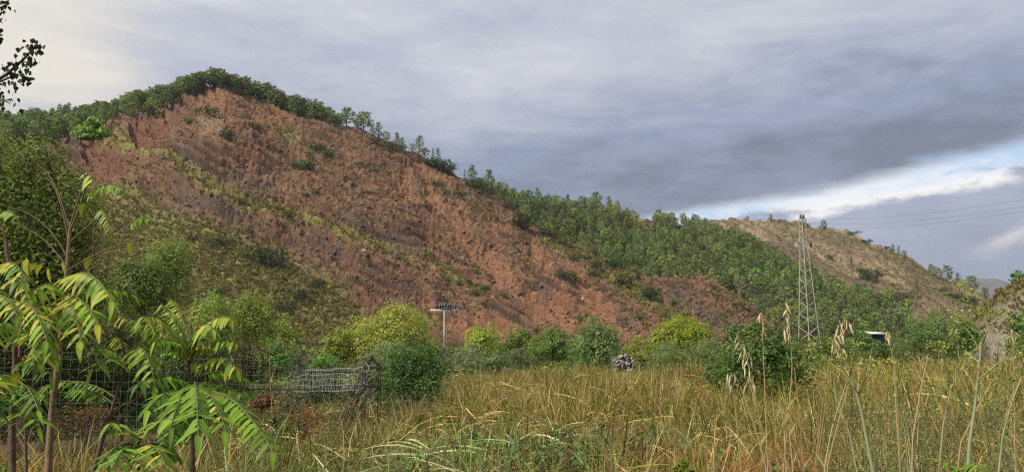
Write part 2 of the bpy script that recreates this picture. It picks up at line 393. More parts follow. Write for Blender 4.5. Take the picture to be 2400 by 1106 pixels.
def red_masks(s):
    wx = (fbm(s.px / 45, s.py / 30, 4, 71) - .5) * 46; wy = (fbm(s.px / 40, s.py / 28, 4, 72) - .5) * 34
    wx += (fbm(s.px / 10, s.py / 7, 2, 73) - .5) * 12; wy += (fbm(s.px / 10, s.py / 7, 2, 74) - .5) * 12
    qx, qy = s.px + wx, s.py + wy
    m = {}
    mx = lambda L, sf: np.max([line_mask(qx, qy, p, w, max(sf, w * .45)) for p, w in L], axis=0)
    m['band'], m['orange'], m['grey'] = mx(GREEN_BANDS, 5), mx(ORANGE, 7), mx(GREY, 9)
    m['scarp'] = poly_mask(qx, qy, [(470, 205), (540, 200), (620, 238), (690, 280), (690, 335), (600, 300), (540, 300), (480, 250)], 9)
    m['cliff'] = np.maximum(poly_mask(qx, qy, [(310, 285), (400, 268), (395, 330), (375, 352), (320, 345)], 7), poly_mask(qx, qy, [(190, 345), (285, 325), (300, 395), (230, 425), (180, 400)], 8))
    m['low'] = poly_mask(qx, qy, LOWER_GREEN, 26)
    m['pale'] = poly_mask(qx, qy, [(455, 265), (520, 265), (540, 310), (470, 318)], 8)
    strat = ridged((s.px + .4 * s.py) / 150, (s.py - .42 * s.px + wy * .25) / 17, 4, 55)
    m['strat'] = strat
    return m
def red_disp(s, X, Y, Z):
    m = s.m = red_masks(s)
    d = (fbm(X / 26, Y / 26, 4, 3) - .5) * 7.0 * sstep(1 - np.abs(s.T - 1), 0, .5) * (s.T < 1)
    rub = .3 + 1.1 * sstep(fbm(s.px / 60, s.py / 40, 3, 90), .3, .65)
    d += (m['strat'] - .6) * 3.6 * (1 - .7 * m['low']) * (1 - .5 * m['band']) * sstep(fbm(s.px / 110, s.py / 60, 2, 91), .32, .6)
    gul = ridged((s.px - .15 * s.py + 14 * fbm(s.px / 50, s.py / 50, 2, 20)) / 46, s.py / 210, 3, 21)
    d -= np.clip(gul - .66, 0, 1) * (8.0 * m['cliff'] + 1.0 * m['scarp']) * (1 - .6 * m['low'])
    lump = 1 - np.abs(2 * fbm(s.px / 17, s.py / 13, 2, 33) - 1) * 2
    al, ac = s.px * .92 + s.py * .39, -s.px * .39 + s.py * .92
    d += lump * .2 * rub + (fbm(al / 38, ac / 7, 3, 31, .6) - .5) * 1.5 * rub * (1 - .5 * m['low'])
    d += (fbm(s.px / 6, s.py / 5, 2, 37) - .5) * .95
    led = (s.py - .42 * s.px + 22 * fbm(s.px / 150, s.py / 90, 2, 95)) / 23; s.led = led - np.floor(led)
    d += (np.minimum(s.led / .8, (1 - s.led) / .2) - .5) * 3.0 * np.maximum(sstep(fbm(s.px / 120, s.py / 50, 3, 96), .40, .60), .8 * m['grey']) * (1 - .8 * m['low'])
    d -= 1.0 * m['orange']; d -= m['cliff'] * 1.5
    return d
def red_col(s):
    m = s.m; L = lambda *c: np.array(c)
    n1 = fbm((s.px * .92 + s.py * .39) / 110, (-s.px * .39 + s.py * .92) / 36, 4, 41)[..., None]; n2 = (.5 * fbm(s.px / 9, s.py / 6, 3, 42) + .5 * fbm((s.px * .92 + s.py * .39) / 34, (-s.px * .39 + s.py * .92) / 5, 3, 43))[..., None]
    c = L(.134, .080, .050) * (1 - n1) + L(.192, .102, .057) * n1
    c = c * (.42 + 1.16 * n2)
    w = lambda k, a: np.clip(m[k][..., None] * a, 0, 1)
    dry = sstep(fbm(s.px / 24, s.py / 15, 4, 44), .55, .75)[..., None] * .5
    c = c * (1 - dry) + L(.175, .125, .068) * (.7 + .6 * n2) * dry
    str_ = sstep(m['strat'], .62, .86)[..., None] * .35
    c = c * (1 - str_) + L(.095, .068, .056) * str_
    cr = (sstep(s.led, .80, .88) * sstep(fbm(s.px / 80, s.py / 30, 3, 97), .44, .60) * (1 - m['low']))[..., None] * .75; c = c * (1 - cr) + L(.048, .033, .026) * cr  # dark crevices under the ledges: shadow painted into the soil colour
    a = w('grey', .45); c = c * (1 - a) + L(.100, .080, .072) * (.7 + .6 * n2) * a
    a = w('orange', .7); c = c * (1 - a) + L(.245, .122, .064) * (.75 + .5 * n2) * a
    a = w('scarp', .7); c = c * (1 - a) + L(.225, .118, .064) * (.75 + .5 * n2) * a
    a = w('cliff', .75); c = c * (1 - a) + L(.150, .066, .042) * (.75 + .5 * n2) * a
    a = w('pale', .6); c = c * (1 - a) + L(.25, .175, .095) * a
    gs = sstep(fbm(s.px / 16, s.py / 11, 3, 47), .36, .58)[..., None]
    a = w('low', .92) * (.62 + .38 * gs); c = c * (1 - a) + (L(.18, .20, .056) * (1 - n1) + L(.225, .225, .07) * n1) * (.6 + .8 * n2) * a
    a = w('band', .9) * (.45 + .55 * gs); c = c * (1 - a) + L(.215, .195, .060) * (.65 + .7 * n2) * a
    return np.clip(c, 0.02, .6)
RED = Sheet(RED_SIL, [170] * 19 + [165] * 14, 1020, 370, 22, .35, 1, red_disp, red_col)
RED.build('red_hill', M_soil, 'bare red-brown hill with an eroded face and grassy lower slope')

# --- forested ridge behind the spur
FOR_SIL = [(960, 410, 390), (1060, 425, 395), (1150, 448, 400), (1200, 470, 405), (1300, 486, 415), (1400, 488, 430), (1480, 506, 440), (1560, 520, 440), (1640, 534, 432), (1700, 552, 420),
           (1780, 596, 400), (1880, 652, 372), (1960, 692, 345), (2040, 722, 320), (2120, 748, 300), (2180, 775, 285)]
def for_col(s):
    n = fbm(s.px / 20, s.py / 14, 4, 61)[..., None]
    bare = np.maximum(poly_mask(s.px, s.py, [(1455, 500), (1520, 500), (1530, 560), (1480, 545)], 12), poly_mask(s.px, s.py, [(1930, 690), (2090, 735), (2110, 790), (1900, 790)], 14))[..., None]
    c = np.array([.10, .082, .045]) * (.6 + .8 * n)
    return c * (1 - bare * .8) + np.array([.235, .135, .075]) * (.6 + .8 * n) * bare * .8
FOR = Sheet(FOR_SIL, 262, 260, 110, 14, .3, 2, lambda s, X, Y, Z: (fbm(X / 22, Y / 22, 4, 8) - .5) * 7 + (fbm(s.px / 9, s.py / 7, 3, 9) - .5) * 1.6, for_col)
FOR.build('forest_slope', M_soil, 'brown slope under the pine forest between the red hill and the tan hill')

# --- tan hill on the right
TAN_SIL = [(1480, 560, 600), (1560, 540, 590), (1640, 522, 580), (1700, 517, 575), (1760, 513, 570), (1820, 518, 562), (1880, 527, 555), (1950, 536, 545), (2010, 553, 535), (2060, 575, 525), (2120, 604, 512),
           (2170, 634, 500), (2230, 662, 488), (2290, 686, 476), (2330, 704, 468), (2370, 735, 455), (2420, 775, 440)]
def tan_strat(s): return ridged((s.px + .55 * s.py) / 170, (s.py - .52 * s.px + 16 * fbm(s.px / 70, s.py / 40, 3, 80)) / 15, 4, 81)
def tan_disp(s, X, Y, Z):
    s.st = tan_strat(s)
    return (fbm(X / 40, Y / 40, 3, 12) - .5) * 7 * (s.T < 1) * sstep(1 - np.abs(s.T - 1), 0, .4) + (s.st - .6) * 7.5 + (fbm(s.px / 8, s.py / 6, 3, 82) - .5) * 2.0
def tan_col(s):
    n, n2 = fbm(s.px / 40, s.py / 22, 4, 83)[..., None], fbm(s.px / 8, s.py / 5, 3, 84)[..., None]
    c = np.array([.125, .092, .062]) * (1 - n) + np.array([.185, .138, .088]) * n
    k = sstep(fbm((s.px + .5 * s.py) / 90, (s.py - .5 * s.px) / 16, 3, 85), .5, .68)[..., None] * .75
    c = c * (1 - k) + np.array([.255, .195, .115]) * k
    d = sstep(s.st, .64, .9)[..., None] * .5
    return c * (.65 + .7 * n2) * (1 - d) + np.array([.072, .056, .040]) * d
TAN = Sheet(TAN_SIL, 330, 420, 190, 16, .3, 3, tan_disp, tan_col)
TAN.build('tan_hill', M_soil, 'dry tan hill with diagonal rock ribs on the right')

# --- low shoulder closing the valley between the tan hill and the bank, and the bank itself
BANK_SIL = [(2262, 778, 78), (2290, 745, 76), (2320, 708, 73), (2350, 680, 71), (2400, 655, 69), (2460, 625, 68), (2560, 590, 66), (2760, 560, 64), (3000, 560, 64)]
def bank_disp(s, X, Y, Z):
    g = ridged((s.px + s.py * .55) / 13, s.py / 200, 3, 91)
    return (g - .55) * .7 + (fbm(X / 3, Y / 3, 4, 92) - .5) * 1.2
def bank_col(s):
    n, n2 = fbm(s.px / 22, s.py / 16, 4, 93)[..., None], fbm(s.px / 6, s.py / 5, 3, 94)[..., None]
    g = sstep(n, .56, .68); g = np.maximum(g, sstep(s.T, .8, .95)[..., None])
    return (np.array([.27, .235, .185]) * (1 - g) + np.array([.16, .15, .05]) * g) * (.65 + .7 * n2)
BANK = Sheet(BANK_SIL, 58, 220, 90, 12, .25, 4, bank_disp, bank_col)
BANK.build('earth_bank', M_soil, 'grey tan eroded earth bank at the right edge')

# --- far hills
def build_far():
    xs = np.linspace(-2600, 3200, 500); d = 5200.0
    cr = np.interp(xs, [-2600, 0, 900, 1100, 1250, 1480, 1560, 1640, 1800, 2000, 3200], [200, 190, 215, 232, 243, 248, 262, 262, 246, 240, 250])
    cr = cr + (fbm(xs / 120, xs * 0, 5, 101) - .5) * 26
    rows = np.linspace(0, 1, 60); X = xs[:, None] + 0 * rows; Y = 4100 + (d - 4100) * rows[None] + 0 * X
    Z = -9 + (cr[:, None] + 9) * (rows ** 1.25)[None] + (fbm(X / 220, Y / 220, 5, 103) - .5) * 60 * np.sin(rows * math.pi)[None]
    Yb = d + 1400 * np.linspace(0, 1, 10)[None] + 0 * xs[:, None]; Zb = -9 + (cr[:, None] + 9) * np.cos(np.linspace(0, 1, 10) * math.pi / 2)[None]
    X = np.concatenate([X, xs[:, None] + 0 * Yb[:, 1:]], 1) * 1.0; Y = np.concatenate([Y, Yb[:, 1:]], 1); Z = np.concatenate([Z, Zb[:, 1:]], 1)
    n = fbm(X / 160, Y / 300, 5, 105)[..., None]; fld = sstep(fbm(X / 300, Y / 120, 3, 107), .5, .6)[..., None]
    c = np.array([.05, .055, .035]) * (1 - n) + np.array([.11, .095, .065]) * n; c = c * (1 - .4 * fld) + np.array([.16, .13, .08]) * .4 * fld
    mb = MB(); mb.add(np.stack([X, Y, Z], -1).reshape(-1, 3), grid_faces(*X.shape), c.reshape(-1, 3))
    tag(mb.build('far_hills', M_far, smooth=True), 'blue grey hazy hills far beyond the valley mouth', None, None, 'structure')
build_far()

# ------------------------------------------------------------------ scatter by geometry nodes (stuff only)
def scatter(name, pts, rot, scl, idx, tint, protos, label, cat, group=None):
    m = bpy.data.meshes.new(name); n = len(pts); m.vertices.add(n); m.vertices.foreach_set('co', np.asarray(pts, float).ravel())
    a = m.attributes.new('rot', 'FLOAT_VECTOR', 'POINT'); a.data.foreach_set('vector', np.asarray(rot, float).ravel())
    scl = np.asarray(scl, float); scl = np.repeat(scl[:, None], 3, 1) if scl.ndim == 1 else scl
    a = m.attributes.new('scl', 'FLOAT_VECTOR', 'POINT'); a.data.foreach_set('vector', scl.ravel())
    a = m.attributes.new('idx', 'INT', 'POINT'); a.data.foreach_set('value', np.asarray(idx, np.int32))
    a = m.attributes.new('tint', 'FLOAT_COLOR', 'POINT'); a.data.foreach_set('color', np.concatenate([tint, np.ones((n, 1))], 1).ravel())
    o = link(name, m); tag(o, label, cat, group, 'stuff')
    ng = bpy.data.node_groups.new(name, 'GeometryNodeTree'); ng.interface.new_socket('Geometry', in_out='INPUT', socket_type='NodeSocketGeometry')
    ng.interface.new_socket('Geometry', in_out='OUTPUT', socket_type='NodeSocketGeometry')
    N = NT(ng); gi, go = N.n('NodeGroupInput'), N.n('NodeGroupOutput')
    iop = N.n('GeometryNodeInstanceOnPoints'); jn = N.n('GeometryNodeJoinGeometry')
    for p in protos:
        oi = N.n('GeometryNodeObjectInfo'); oi.inputs['Object'].default_value = p; oi.inputs['As Instance'].default_value = True
        ng.links.new(oi.outputs['Geometry'], jn.inputs[0])
    def na(nm, ty):
        nd = N.n('GeometryNodeInputNamedAttribute', data_type=ty); nd.inputs['Name'].default_value = nm
        return [q for q in nd.outputs if q.enabled and q.name == 'Attribute'][0]
    ng.links.new(gi.outputs[0], iop.inputs['Points']); ng.links.new(jn.outputs[0], iop.inputs['Instance'])
    iop.inputs['Pick Instance'].default_value = True; ng.links.new(na('idx', 'INT'), iop.inputs['Instance Index'])
    er = N.n('FunctionNodeEulerToRotation'); ng.links.new(na('rot', 'FLOAT_VECTOR'), er.inputs[0]); ng.links.new(er.outputs[0], iop.inputs['Rotation'])
    ng.links.new(na('scl', 'FLOAT_VECTOR'), iop.inputs['Scale']); ng.links.new(iop.outputs[0], go.inputs[0])
    o.modifiers.new('scatter', 'NODES').node_group = ng
    return o
def proto(name, mesh): return bpy.data.objects.new(name, mesh)        # never linked to the scene

def tuft_mesh(rng, n, h, spread, w, cols, lean=.5, seg=3):
    mb = MB(); V, F, C = [], [], []; k = 0
    for b in range(n):
        a = rng.random() * 2 * math.pi; r = spread * math.sqrt(rng.random()); p = np.array([r * math.cos(a), r * math.sin(a), -.03])
        hh = h * rng.uniform(.55, 1.1); a2 = a + rng.normal() * .9; ln = lean * rng.uniform(.2, 1.3)
        out = np.array([math.cos(a2), math.sin(a2), 0]); side = np.array([-out[1], out[0], 0]); tw = rng.uniform(0, math.pi)
        side = side * math.cos(tw) + out * math.sin(tw) * .6
        c = cols[rng.integers(len(cols))] * rng.uniform(.75, 1.3)
        for i in range(seg + 1):
            t = i / seg; ww = w * (1 - t ** 2 * .95) * rng.uniform(.9, 1.1) * .5
            q = p + out * ln * hh * t ** 2 + np.array([0, 0, 1]) * hh * (t - .42 * ln * t ** 2.5)
            V += [q - side * ww, q + side * ww]; C += [c * (.72 + .4 * t)] * 2 if False else [c] * 2
        for i in range(seg): F.append((k + 2 * i, k + 2 * i + 1, k + 2 * i + 3, k + 2 * i + 2))
        k += 2 * (seg + 1)
    mb.add(V, F, np.array(C)); return mb
def rock_mesh(rng, c):
    u = [(0,0,1),(.9,0,.4),(.28,.85,.4),(-.72,.53,.45),(-.72,-.53,.35),(.28,-.85,.45),(.72,.53,-.4),(-.28,.85,-.4),(-.9,0,-.4),(-.28,-.85,-.4),(.72,-.53,-.4),(0,0,-1)]
    f = [(0,1,2),(0,2,3),(0,3,4),(0,4,5),(0,5,1),(1,6,2),(2,7,3),(3,8,4),(4,9,5),(5,10,1),(6,7,2),(7,8,3),(8,9,4),(9,10,5),(10,6,1),(11,7,6),(11,8,7),(11,9,8),(11,10,9),(11,6,10)]
    v = np.array(u, float) * rng.uniform(.7, 1.2, (12, 1)) * rng.uniform(.7, 1.2, 3); mb = MB(); mb.add(v, f, c); return mb
A_ = lambda *c: np.array(c)
def hill_scatter():
    rng = np.random.default_rng(11)
    dry = [A_(.155, .110, .058), A_(.125, .085, .05), A_(.13, .11, .05), A_(.21, .155, .08)]
    grn = [A_(.175, .185, .052), A_(.135, .155, .045), A_(.215, .205, .065), A_(.235, .20, .075)]
    pr = [proto('dry_tuft', tuft_mesh(rng, 16, .75, .42, .16, dry, .9, 2).mesh('dry_tuft', M_inst)) for _ in range(4)] + \
         [proto('green_tuft', tuft_mesh(rng, 18, .9, .45, .17, grn, .8, 2).mesh('green_tuft', M_inst)) for _ in range(4)]
    m = RED.m; veg = np.clip(.05 + .9 * np.maximum(m['low'], m['band']) - .1 * m['orange'], 0, 1)
    patch = .3 + .9 * sstep(fbm(RED.px / 30, RED.py / 20, 3, 118), .38, .66)
    vis = (RED.px > -80) & (RED.px < 2480); patch = np.maximum(patch, 1.1 * m['low'])
    pts, c, i, j = RED.scatter(150000, rng, np.clip(veg * patch, 0, 1) * vis * (1 - .8 * m['orange']) * (1 - .7 * m['cliff'])); n = len(pts)
    g = np.maximum(m['low'], m['band'])[i, j] + .12 > rng.random(n)
    idx = np.where(g, rng.integers(4, 8, n), rng.integers(0, 4, n))
    rot = np.stack([rng.normal(size=n) * .15 + .2, rng.normal(size=n) * .15, rng.random(n) * 6.28], 1)
    tint = rng.uniform(.6, 1.25, (n, 1)) * np.where(g[:, None], A_(1.6, 1.85, 1.4), A_(1, 1, 1))
    scatter('hillside_grass', pts, rot, rng.uniform(.5, 1.35, n), idx, tint, pr, 'tufts of dry and green grass on the red hill', 'grass')
    # brown dead clumps in the colour of the soil they root in
    bm = [proto('dead_tuft', tuft_mesh(rng, 14, .55, .34, .15, [A_(1.15, 1.05, .9), A_(.8, .78, .75), A_(1.5, 1.4, 1.1)], 1.0, 2).mesh('dead_tuft', M_inst)) for _ in range(4)]
    pts, c, i, j = RED.scatter(90000, rng, np.clip(.24 - .24 * np.maximum(m['low'], m['band']) - .15 * m['orange'], 0, 1) * (.35 + patch) * vis); n = len(pts)
    scatter('hillside_dead_grass', pts, np.stack([rng.normal(size=n) * .15 + .2, rng.normal(size=n) * .15, rng.random(n) * 6.28], 1), rng.uniform(.45, 1.2, n), rng.integers(0, 4, n), np.clip(c * rng.uniform(.9, 1.9, (n, 1)), 0, .5), bm, 'brown dead grass clumps rooted on the bare hill face', 'grass')
    dk = [A_(.10, .125, .042), A_(.14, .155, .055), A_(.15, .145, .07)]
    ps = []
    for q in range(4):
        mb = MB(); k = 90; d = rng.normal(size=(k, 3)); d /= np.linalg.norm(d, axis=1)[:, None]; d[:, 2] = np.abs(d[:, 2])
        mb.leaves(d * rng.uniform(.55, 1, (k, 1)) * A_(1, 1, .75), d + rng.normal(size=(k, 3)) * .5, rng.uniform(.28, .5, k), np.array([dk[t] for t in rng.integers(0, 3, k)]) * rng.uniform(.7, 1.3, (k, 1)), rng)
        ps.append(proto('scrub', mb.mesh('scrub', M_inst)))
    pts, c, i, j = RED.scatter(22000, rng, np.clip(.025 + .14 * m['low'] + .06 * m['band'] - .1 * m['orange'], 0, 1) * patch * vis); n = len(pts)
    scatter('hillside_scrub', pts, np.stack([0 * c[:, 0], 0 * c[:, 0], rng.random(n) * 6.28], 1), rng.uniform(.35, 1.1, n) ** 1.3 * (1), rng.integers(0, 4, n), rng.uniform(.7, 1.5, (n, 1)) * A_(1, 1, 1), ps, 'low dark scrub scattered over the red hill', 'scrub')
    pr2 = [proto('stone', rock_mesh(rng, A_(1, 1, 1)).mesh('stone', bpy.data.materials['stone_scatter'])) for _ in range(6)]
    pts, c, i, j = RED.scatter(115000, rng, np.clip(.55 - .5 * m['low'] - .4 * m['band'] + .1 * m['orange'] + .2 * m['grey'], 0, 1) * vis); n = len(pts)
    sz = rng.uniform(.08, .25, n) * (1 + 2.2 * (rng.random(n) > .95))
    tint = np.clip(c * rng.uniform(.85, 1.35, (n, 1)) + .006, 0, .6)
    big = rng.random(n) > .997; tint[big] = A_(.34, .29, .24)
    scatter('hillside_rubble', pts, rng.random((n, 3)) * 6.28, sz, rng.integers(0, 6, n), tint, pr2, 'loose red rubble and stones on the bare hill face', 'rubble')
    pts, c, i, j = TAN.scatter(15000, rng, np.full(TAN.X.shape, .5)); n = len(pts)
    scatter('tan_hill_grass', pts, np.stack([0 * c[:, 0], 0 * c[:, 0], rng.random(n) * 6.28], 1), rng.uniform(.6, 1.6, n), rng.integers(0, 4, n), rng.uniform(.9, 1.5, (n, 1)) * A_(1, .98, .95), pr, 'dry grass tufts over the tan hill', 'grass')
    pts, c, i, j = FOR.scatter(9000, rng, np.full(FOR.X.shape, .6)); n = len(pts)
    scatter('forest_undergrowth', pts, np.stack([0 * c[:, 0], 0 * c[:, 0], rng.random(n) * 6.28], 1), rng.uniform(.6, 1.7, n), rng.integers(0, 4, n), rng.uniform(.7, 1.6, (n, 1)) * A_(1, 1, .9), ps, 'low scrub under the pines of the forest slope', 'scrub')
    pts, c, i, j = BANK.scatter(5000, rng, np.clip(.08 + .9 * sstep(BANK.T, .6, .95) + (BANK.px > 2350) * .25, 0, 1)); n = len(pts)
    scatter('bank_grass', pts, np.stack([0 * c[:, 0], 0 * c[:, 0], rng.random(n) * 6.28], 1), rng.uniform(.2, .55, n), rng.integers(4, 8, n), rng.uniform(1.0, 1.6, (n, 1)) * A_(1, 1, .9), pr, 'grass tufts on top of the earth bank', 'grass')
def mat_inst_rock():
    m = bpy.data.materials.new('stone_scatter'); m.use_nodes = True; m.node_tree.nodes.clear(); N = NT(m.node_tree)
    ti = N.n('ShaderNodeAttribute', attribute_name='tint', attribute_type='INSTANCER')
    p = N.n('ShaderNodeBsdfPrincipled'); p.inputs['Roughness'].default_value = .9; tc = N.n('ShaderNodeTexCoord')
    n = N.noise(tc.outputs['Object'], 2.0, 4); cb = N.mix(N.mr(n, .3, .7), (.6, .6, .6), (1.2, 1.2, 1.2))
    N.put(p.inputs['Base Color'], N.mix(1, ti.outputs['Color'], cb, 'MULTIPLY'))
    o = N.n('ShaderNodeOutputMaterial'); m.node_tree.links.new(p.outputs[0], o.inputs[0])
mat_inst_rock(); hill_scatter()

# ------------------------------------------------------------------ pines
def pine_meshes(rng, h, w, kind, base=A_(.150, .200, .055)):
    """trunk and crown of an Aleppo pine, base at the origin; kind: round, cone or slim"""
    tk = MB(); bend = rng.normal(size=2) * .04 * h
    tp = [np.array([bend[0] * t * t, bend[1] * t * t, h * t * .93 - .5 * (t == 0)]) for t in np.linspace(0, 1, 6)]
    tk.tube(tp, np.linspace(.028 * h, .006 * h, 6), 6, (.16, .125, .10))
    cr = MB(); V = []
    z0 = {'round': .20, 'cone': .07, 'slim': .05}[kind]
    K = 30
    for k in range(K):
        t = z0 + (1 - z0) * ((k + rng.random()) / K)
        u = (t - z0) / (1 - z0)
        if kind == 'round': rr = w * .5 * math.sqrt(max(0, 1 - (2 * u - .85) ** 2 / 1.5)) * (1 if u > .12 else .75)
        elif kind == 'cone': rr = w * .5 * (1 - u) ** .75 * (1 if u > .1 else .75) + .05 * w
        else: rr = w * .5 * (1 - u ** 1.5)
        a = k * 2.4 + rng.normal() * .4; q = rr * rng.uniform(.45, 1.0)
        c = np.array([bend[0] * t * t + q * math.cos(a), bend[1] * t * t + q * math.sin(a), h * t])
        if q > .2 * w and k % 2 == 0:
            tk.tube([np.array([bend[0] * t * t, bend[1] * t * t, h * (t - .06)]), c], [.008 * h, .003 * h], 4, (.15, .12, .10))
        cs = w * rng.uniform(.12, .20); n = 34
        d = rng.normal(size=(n, 3)); d /= np.linalg.norm(d, axis=1)[:, None]
        pts = c + d * cs * rng.uniform(.5, 1.0, (n, 1)) * A_(1.15, 1.15, .62)
        col = base * rng.uniform(.75, 1.25) * rng.uniform(.75, 1.35, (n, 1)) * (A_(1, 1, 1) + rng.normal(size=(n, 3)) * .06)
        V.append((pts, d + A_(0, 0, .7) + rng.normal(size=(n, 3)) * .35, rng.uniform(.2, .42, n) * w * .30, col))
    for p_, d_, s_, c_ in V: cr.leaves(p_, d_, s_, c_, rng, .55, .2)
    return tk, cr
rngP = np.random.default_rng(5)
PINES = {}
for kind, hh, ww, nv in (('round', 8, 5.6, 6), ('cone', 8, 4.3, 8), ('slim', 8, 2.2, 2)):
    PINES[kind] = []
    for v in range(nv):
        t, c = pine_meshes(rngP, hh, ww * rngP.uniform(.85, 1.15), kind, A_(.19, .185, .105) if (kind == 'cone' and v == 7) else A_(.115, .165, .055) if v % 3 == 1 else A_(.165, .215, .062))
        j = MB(); j.v, j.f, j.c, j.n = list(t.v), list(t.f), list(t.c), t.n
        for a, b, d in zip(c.v, c.f, c.c): j.v.append(a); j.c.append(d)
        off = t.n
        j.f += [f + off for f in c.f]; j.n = t.n + c.n
        PINES[kind].append((t.mesh('trunk', M_bark), c.mesh('crown', M_pine), j.mesh('pine', M_pine)))
def pine(pos, height, kind, label, group, wide=1.0):
    t, c, _ = PINES[kind][rngP.integers(len(PINES[kind]))]; s = height / 8
    o = thing('pine_tree', tuple(pos), label, 'pine tree', group); o.scale = (s * wide, s * wide, s); o.rotation_euler = (rngP.normal() * .03, rngP.normal() * .03, rngP.random() * 6.28)
    a, b = link('trunk', t, o), link('crown', c, o); return o
def on(sheet, px, py): return sheet.at(px, py)
def crest_py(sheet, px):
    a, b = [(p[0], p[1]) for p in RED_SIL], None
    return np.interp(px, [q[0] for q in a], [q[1] for q in a])

forest_pts = []      # far or small pines that join the forest mass
def back_of(pos, d): # step back behind the crest
    r = math.hypot(pos[0], pos[1]); k = (r + d) / r; return np.array([pos[0] * k, pos[1] * k, pos[2] - d * .12])
# wooded shoulder left of the summit
G_L, G_R, G_F = 'pines on the wooded shoulder of the red hill', 'pines along the crest right of the summit', 'pines of the forest between the two hills'
n_ind = 0
for px in np.arange(236, 500, 8.5):
    x = px + rngP.normal() * 3; cy = crest_py(RED, x); depth = np.interp(x, [236, 300, 380, 440, 500], [10, 22, 22, 6, 2])
    for k in range(3 if x < 420 else 2):
        py = cy + (depth * rngP.random() if k else 0) + 1
        p = on(RED, x + rngP.normal() * 4, py) if k < 2 else back_of(on(RED, x + rngP.normal() * 5, cy + 2), rngP.uniform(4, 12))
        zone = 'above the left end of the brown cliff' if x < 300 else 'above the brown cliff' if x < 380 else 'halfway up to the bare summit' if x < 440 else 'next to the bare summit'
        if k == 2: forest_pts.append((p, rngP.uniform(5.8, 8.2))); continue
        pine(p, rngP.uniform(5.8, 8.2), 'round', 'round pine on the shoulder ' + zone + (', front row' if k == 1 else ', row behind' if k == 2 else ', along the edge'), G_L)
for px in np.arange(500, 800, 6.6):
    x = px + rngP.normal() * 2.5; cy = crest_py(RED, x); p = on(RED, x, cy + 1.5)
    hgt = np.interp(x, [500, 560, 640, 700, 760, 800], [7.6, 7.4, 8.2, 9.0, 8.4, 6.2])
    for q in range(2):
        hh = hgt * rngP.uniform(.72, 1.0)
        if q: forest_pts.append((back_of(p, rngP.uniform(4, 9)), hh)); continue
        pine(back_of(p, rngP.uniform(0, 3) + 5 * q), hh, 'round', ('taller' if hh > .86 * hgt else 'lower') + ' round pine in the crest grove ' + ('on the very summit' if x < 570 else 'just right of the summit' if x < 650 else 'above the orange scarp end' if x < 720 else 'at its lower right end') + '', G_R, rngP.uniform(.9, 1.12))
# single pines further down the crest
for px, py, h, kind, lab in [
        (812, 288, 8.6, 'round', 'round pine with bare trunk standing just past the end of the crest grove'), (838, 300, 6.2, 'round', 'low bushy pine close beside the round one on the crest'),
        (852, 306, 9.2, 'round', 'broad pine second from the crest grove'), (872, 318, 5.8, 'cone', 'small pine below the broad one on the crest'), (886, 322, 7.6, 'cone', 'cone-shaped pine in the short crest row'),
        (905, 328, 4.6, 'round', 'short dark pine at the lower end of the short crest row'), (930, 342, 6.0, 'cone', 'spiky half-bare pine on the crest'), (944, 346, 5.0, 'cone', 'thin small pine next to the spiky one on the crest'),
        (982, 358, 8.6, 'cone', 'tall layered pine alone on the crest mid-slope'), (966, 356, 4.0, 'round', 'little pine left of the tall layered pine'), (996, 366, 4.5, 'round', 'little pine right of the tall layered pine'),
        (1014, 378, 6.6, 'slim', 'pale grey thin tree on the crest above the dark thicket'), (1026, 384, 7.4, 'cone', 'pointed pine beside the pale thin tree'),
        (1089, 418, 4.8, 'slim', 'tiny dark cypress-like spire on the crest'), (1104, 428, 8.0, 'cone', 'narrow pointed pine after the tiny spire'), (1143, 450, 10.4, 'cone', 'tallest broad cone pine on the lower crest'),
        (1168, 462, 7.0, 'cone', 'slender pine right of the tallest cone pine'), (1122, 442, 5.0, 'round', 'low dark pine left of the tallest cone pine'), (1184, 472, 6.4, 'cone', 'pine where the crest meets the forest edge')]:
    pine(on(RED, px, py + 1), h * .9, kind, lab, None, 1.25)
# forest between the hills: 205 individuals nearest the viewer, the others form the mass
cand = []
i_az = np.linspace(1150, 2120, 70)
for _ in range(9000):
    px = rngP.uniform(1130, 2130); top = np.interp(px, [q[0] for q in FOR_SIL], [q[1] for q in FOR_SIL]); py = rngP.uniform(top, 800)
    if py < top: continue
    if poly_mask(np.array([px]), np.array([py]), [(1462, 498), (1520, 498), (1535, 560), (1490, 548)], 4)[0] > .5: continue
    if px > 1985 and py > np.interp(px, [1985, 2120], [690, 760]): 
        if rngP.random() > .25: continue
    edge = np.interp(px, [q[0] for q in RED_SIL], [q[1] for q in RED_SIL])
    if px < 1900 and py > edge + 26: continue
    p = on(FOR, px, py)
    if fbm(np.array([px / 34]), np.array([py / 24]), 3, 333)[0] < .30: continue
    if all((p[0] - q[0][0]) ** 2 + (p[1] - q[0][1]) ** 2 > 3.3 ** 2 for q in cand[-1200:]): cand.append((p, px, py))
    if len(cand) > 640: break
cand.sort(key=lambda q: math.hypot(q[0][0], q[0][1]))
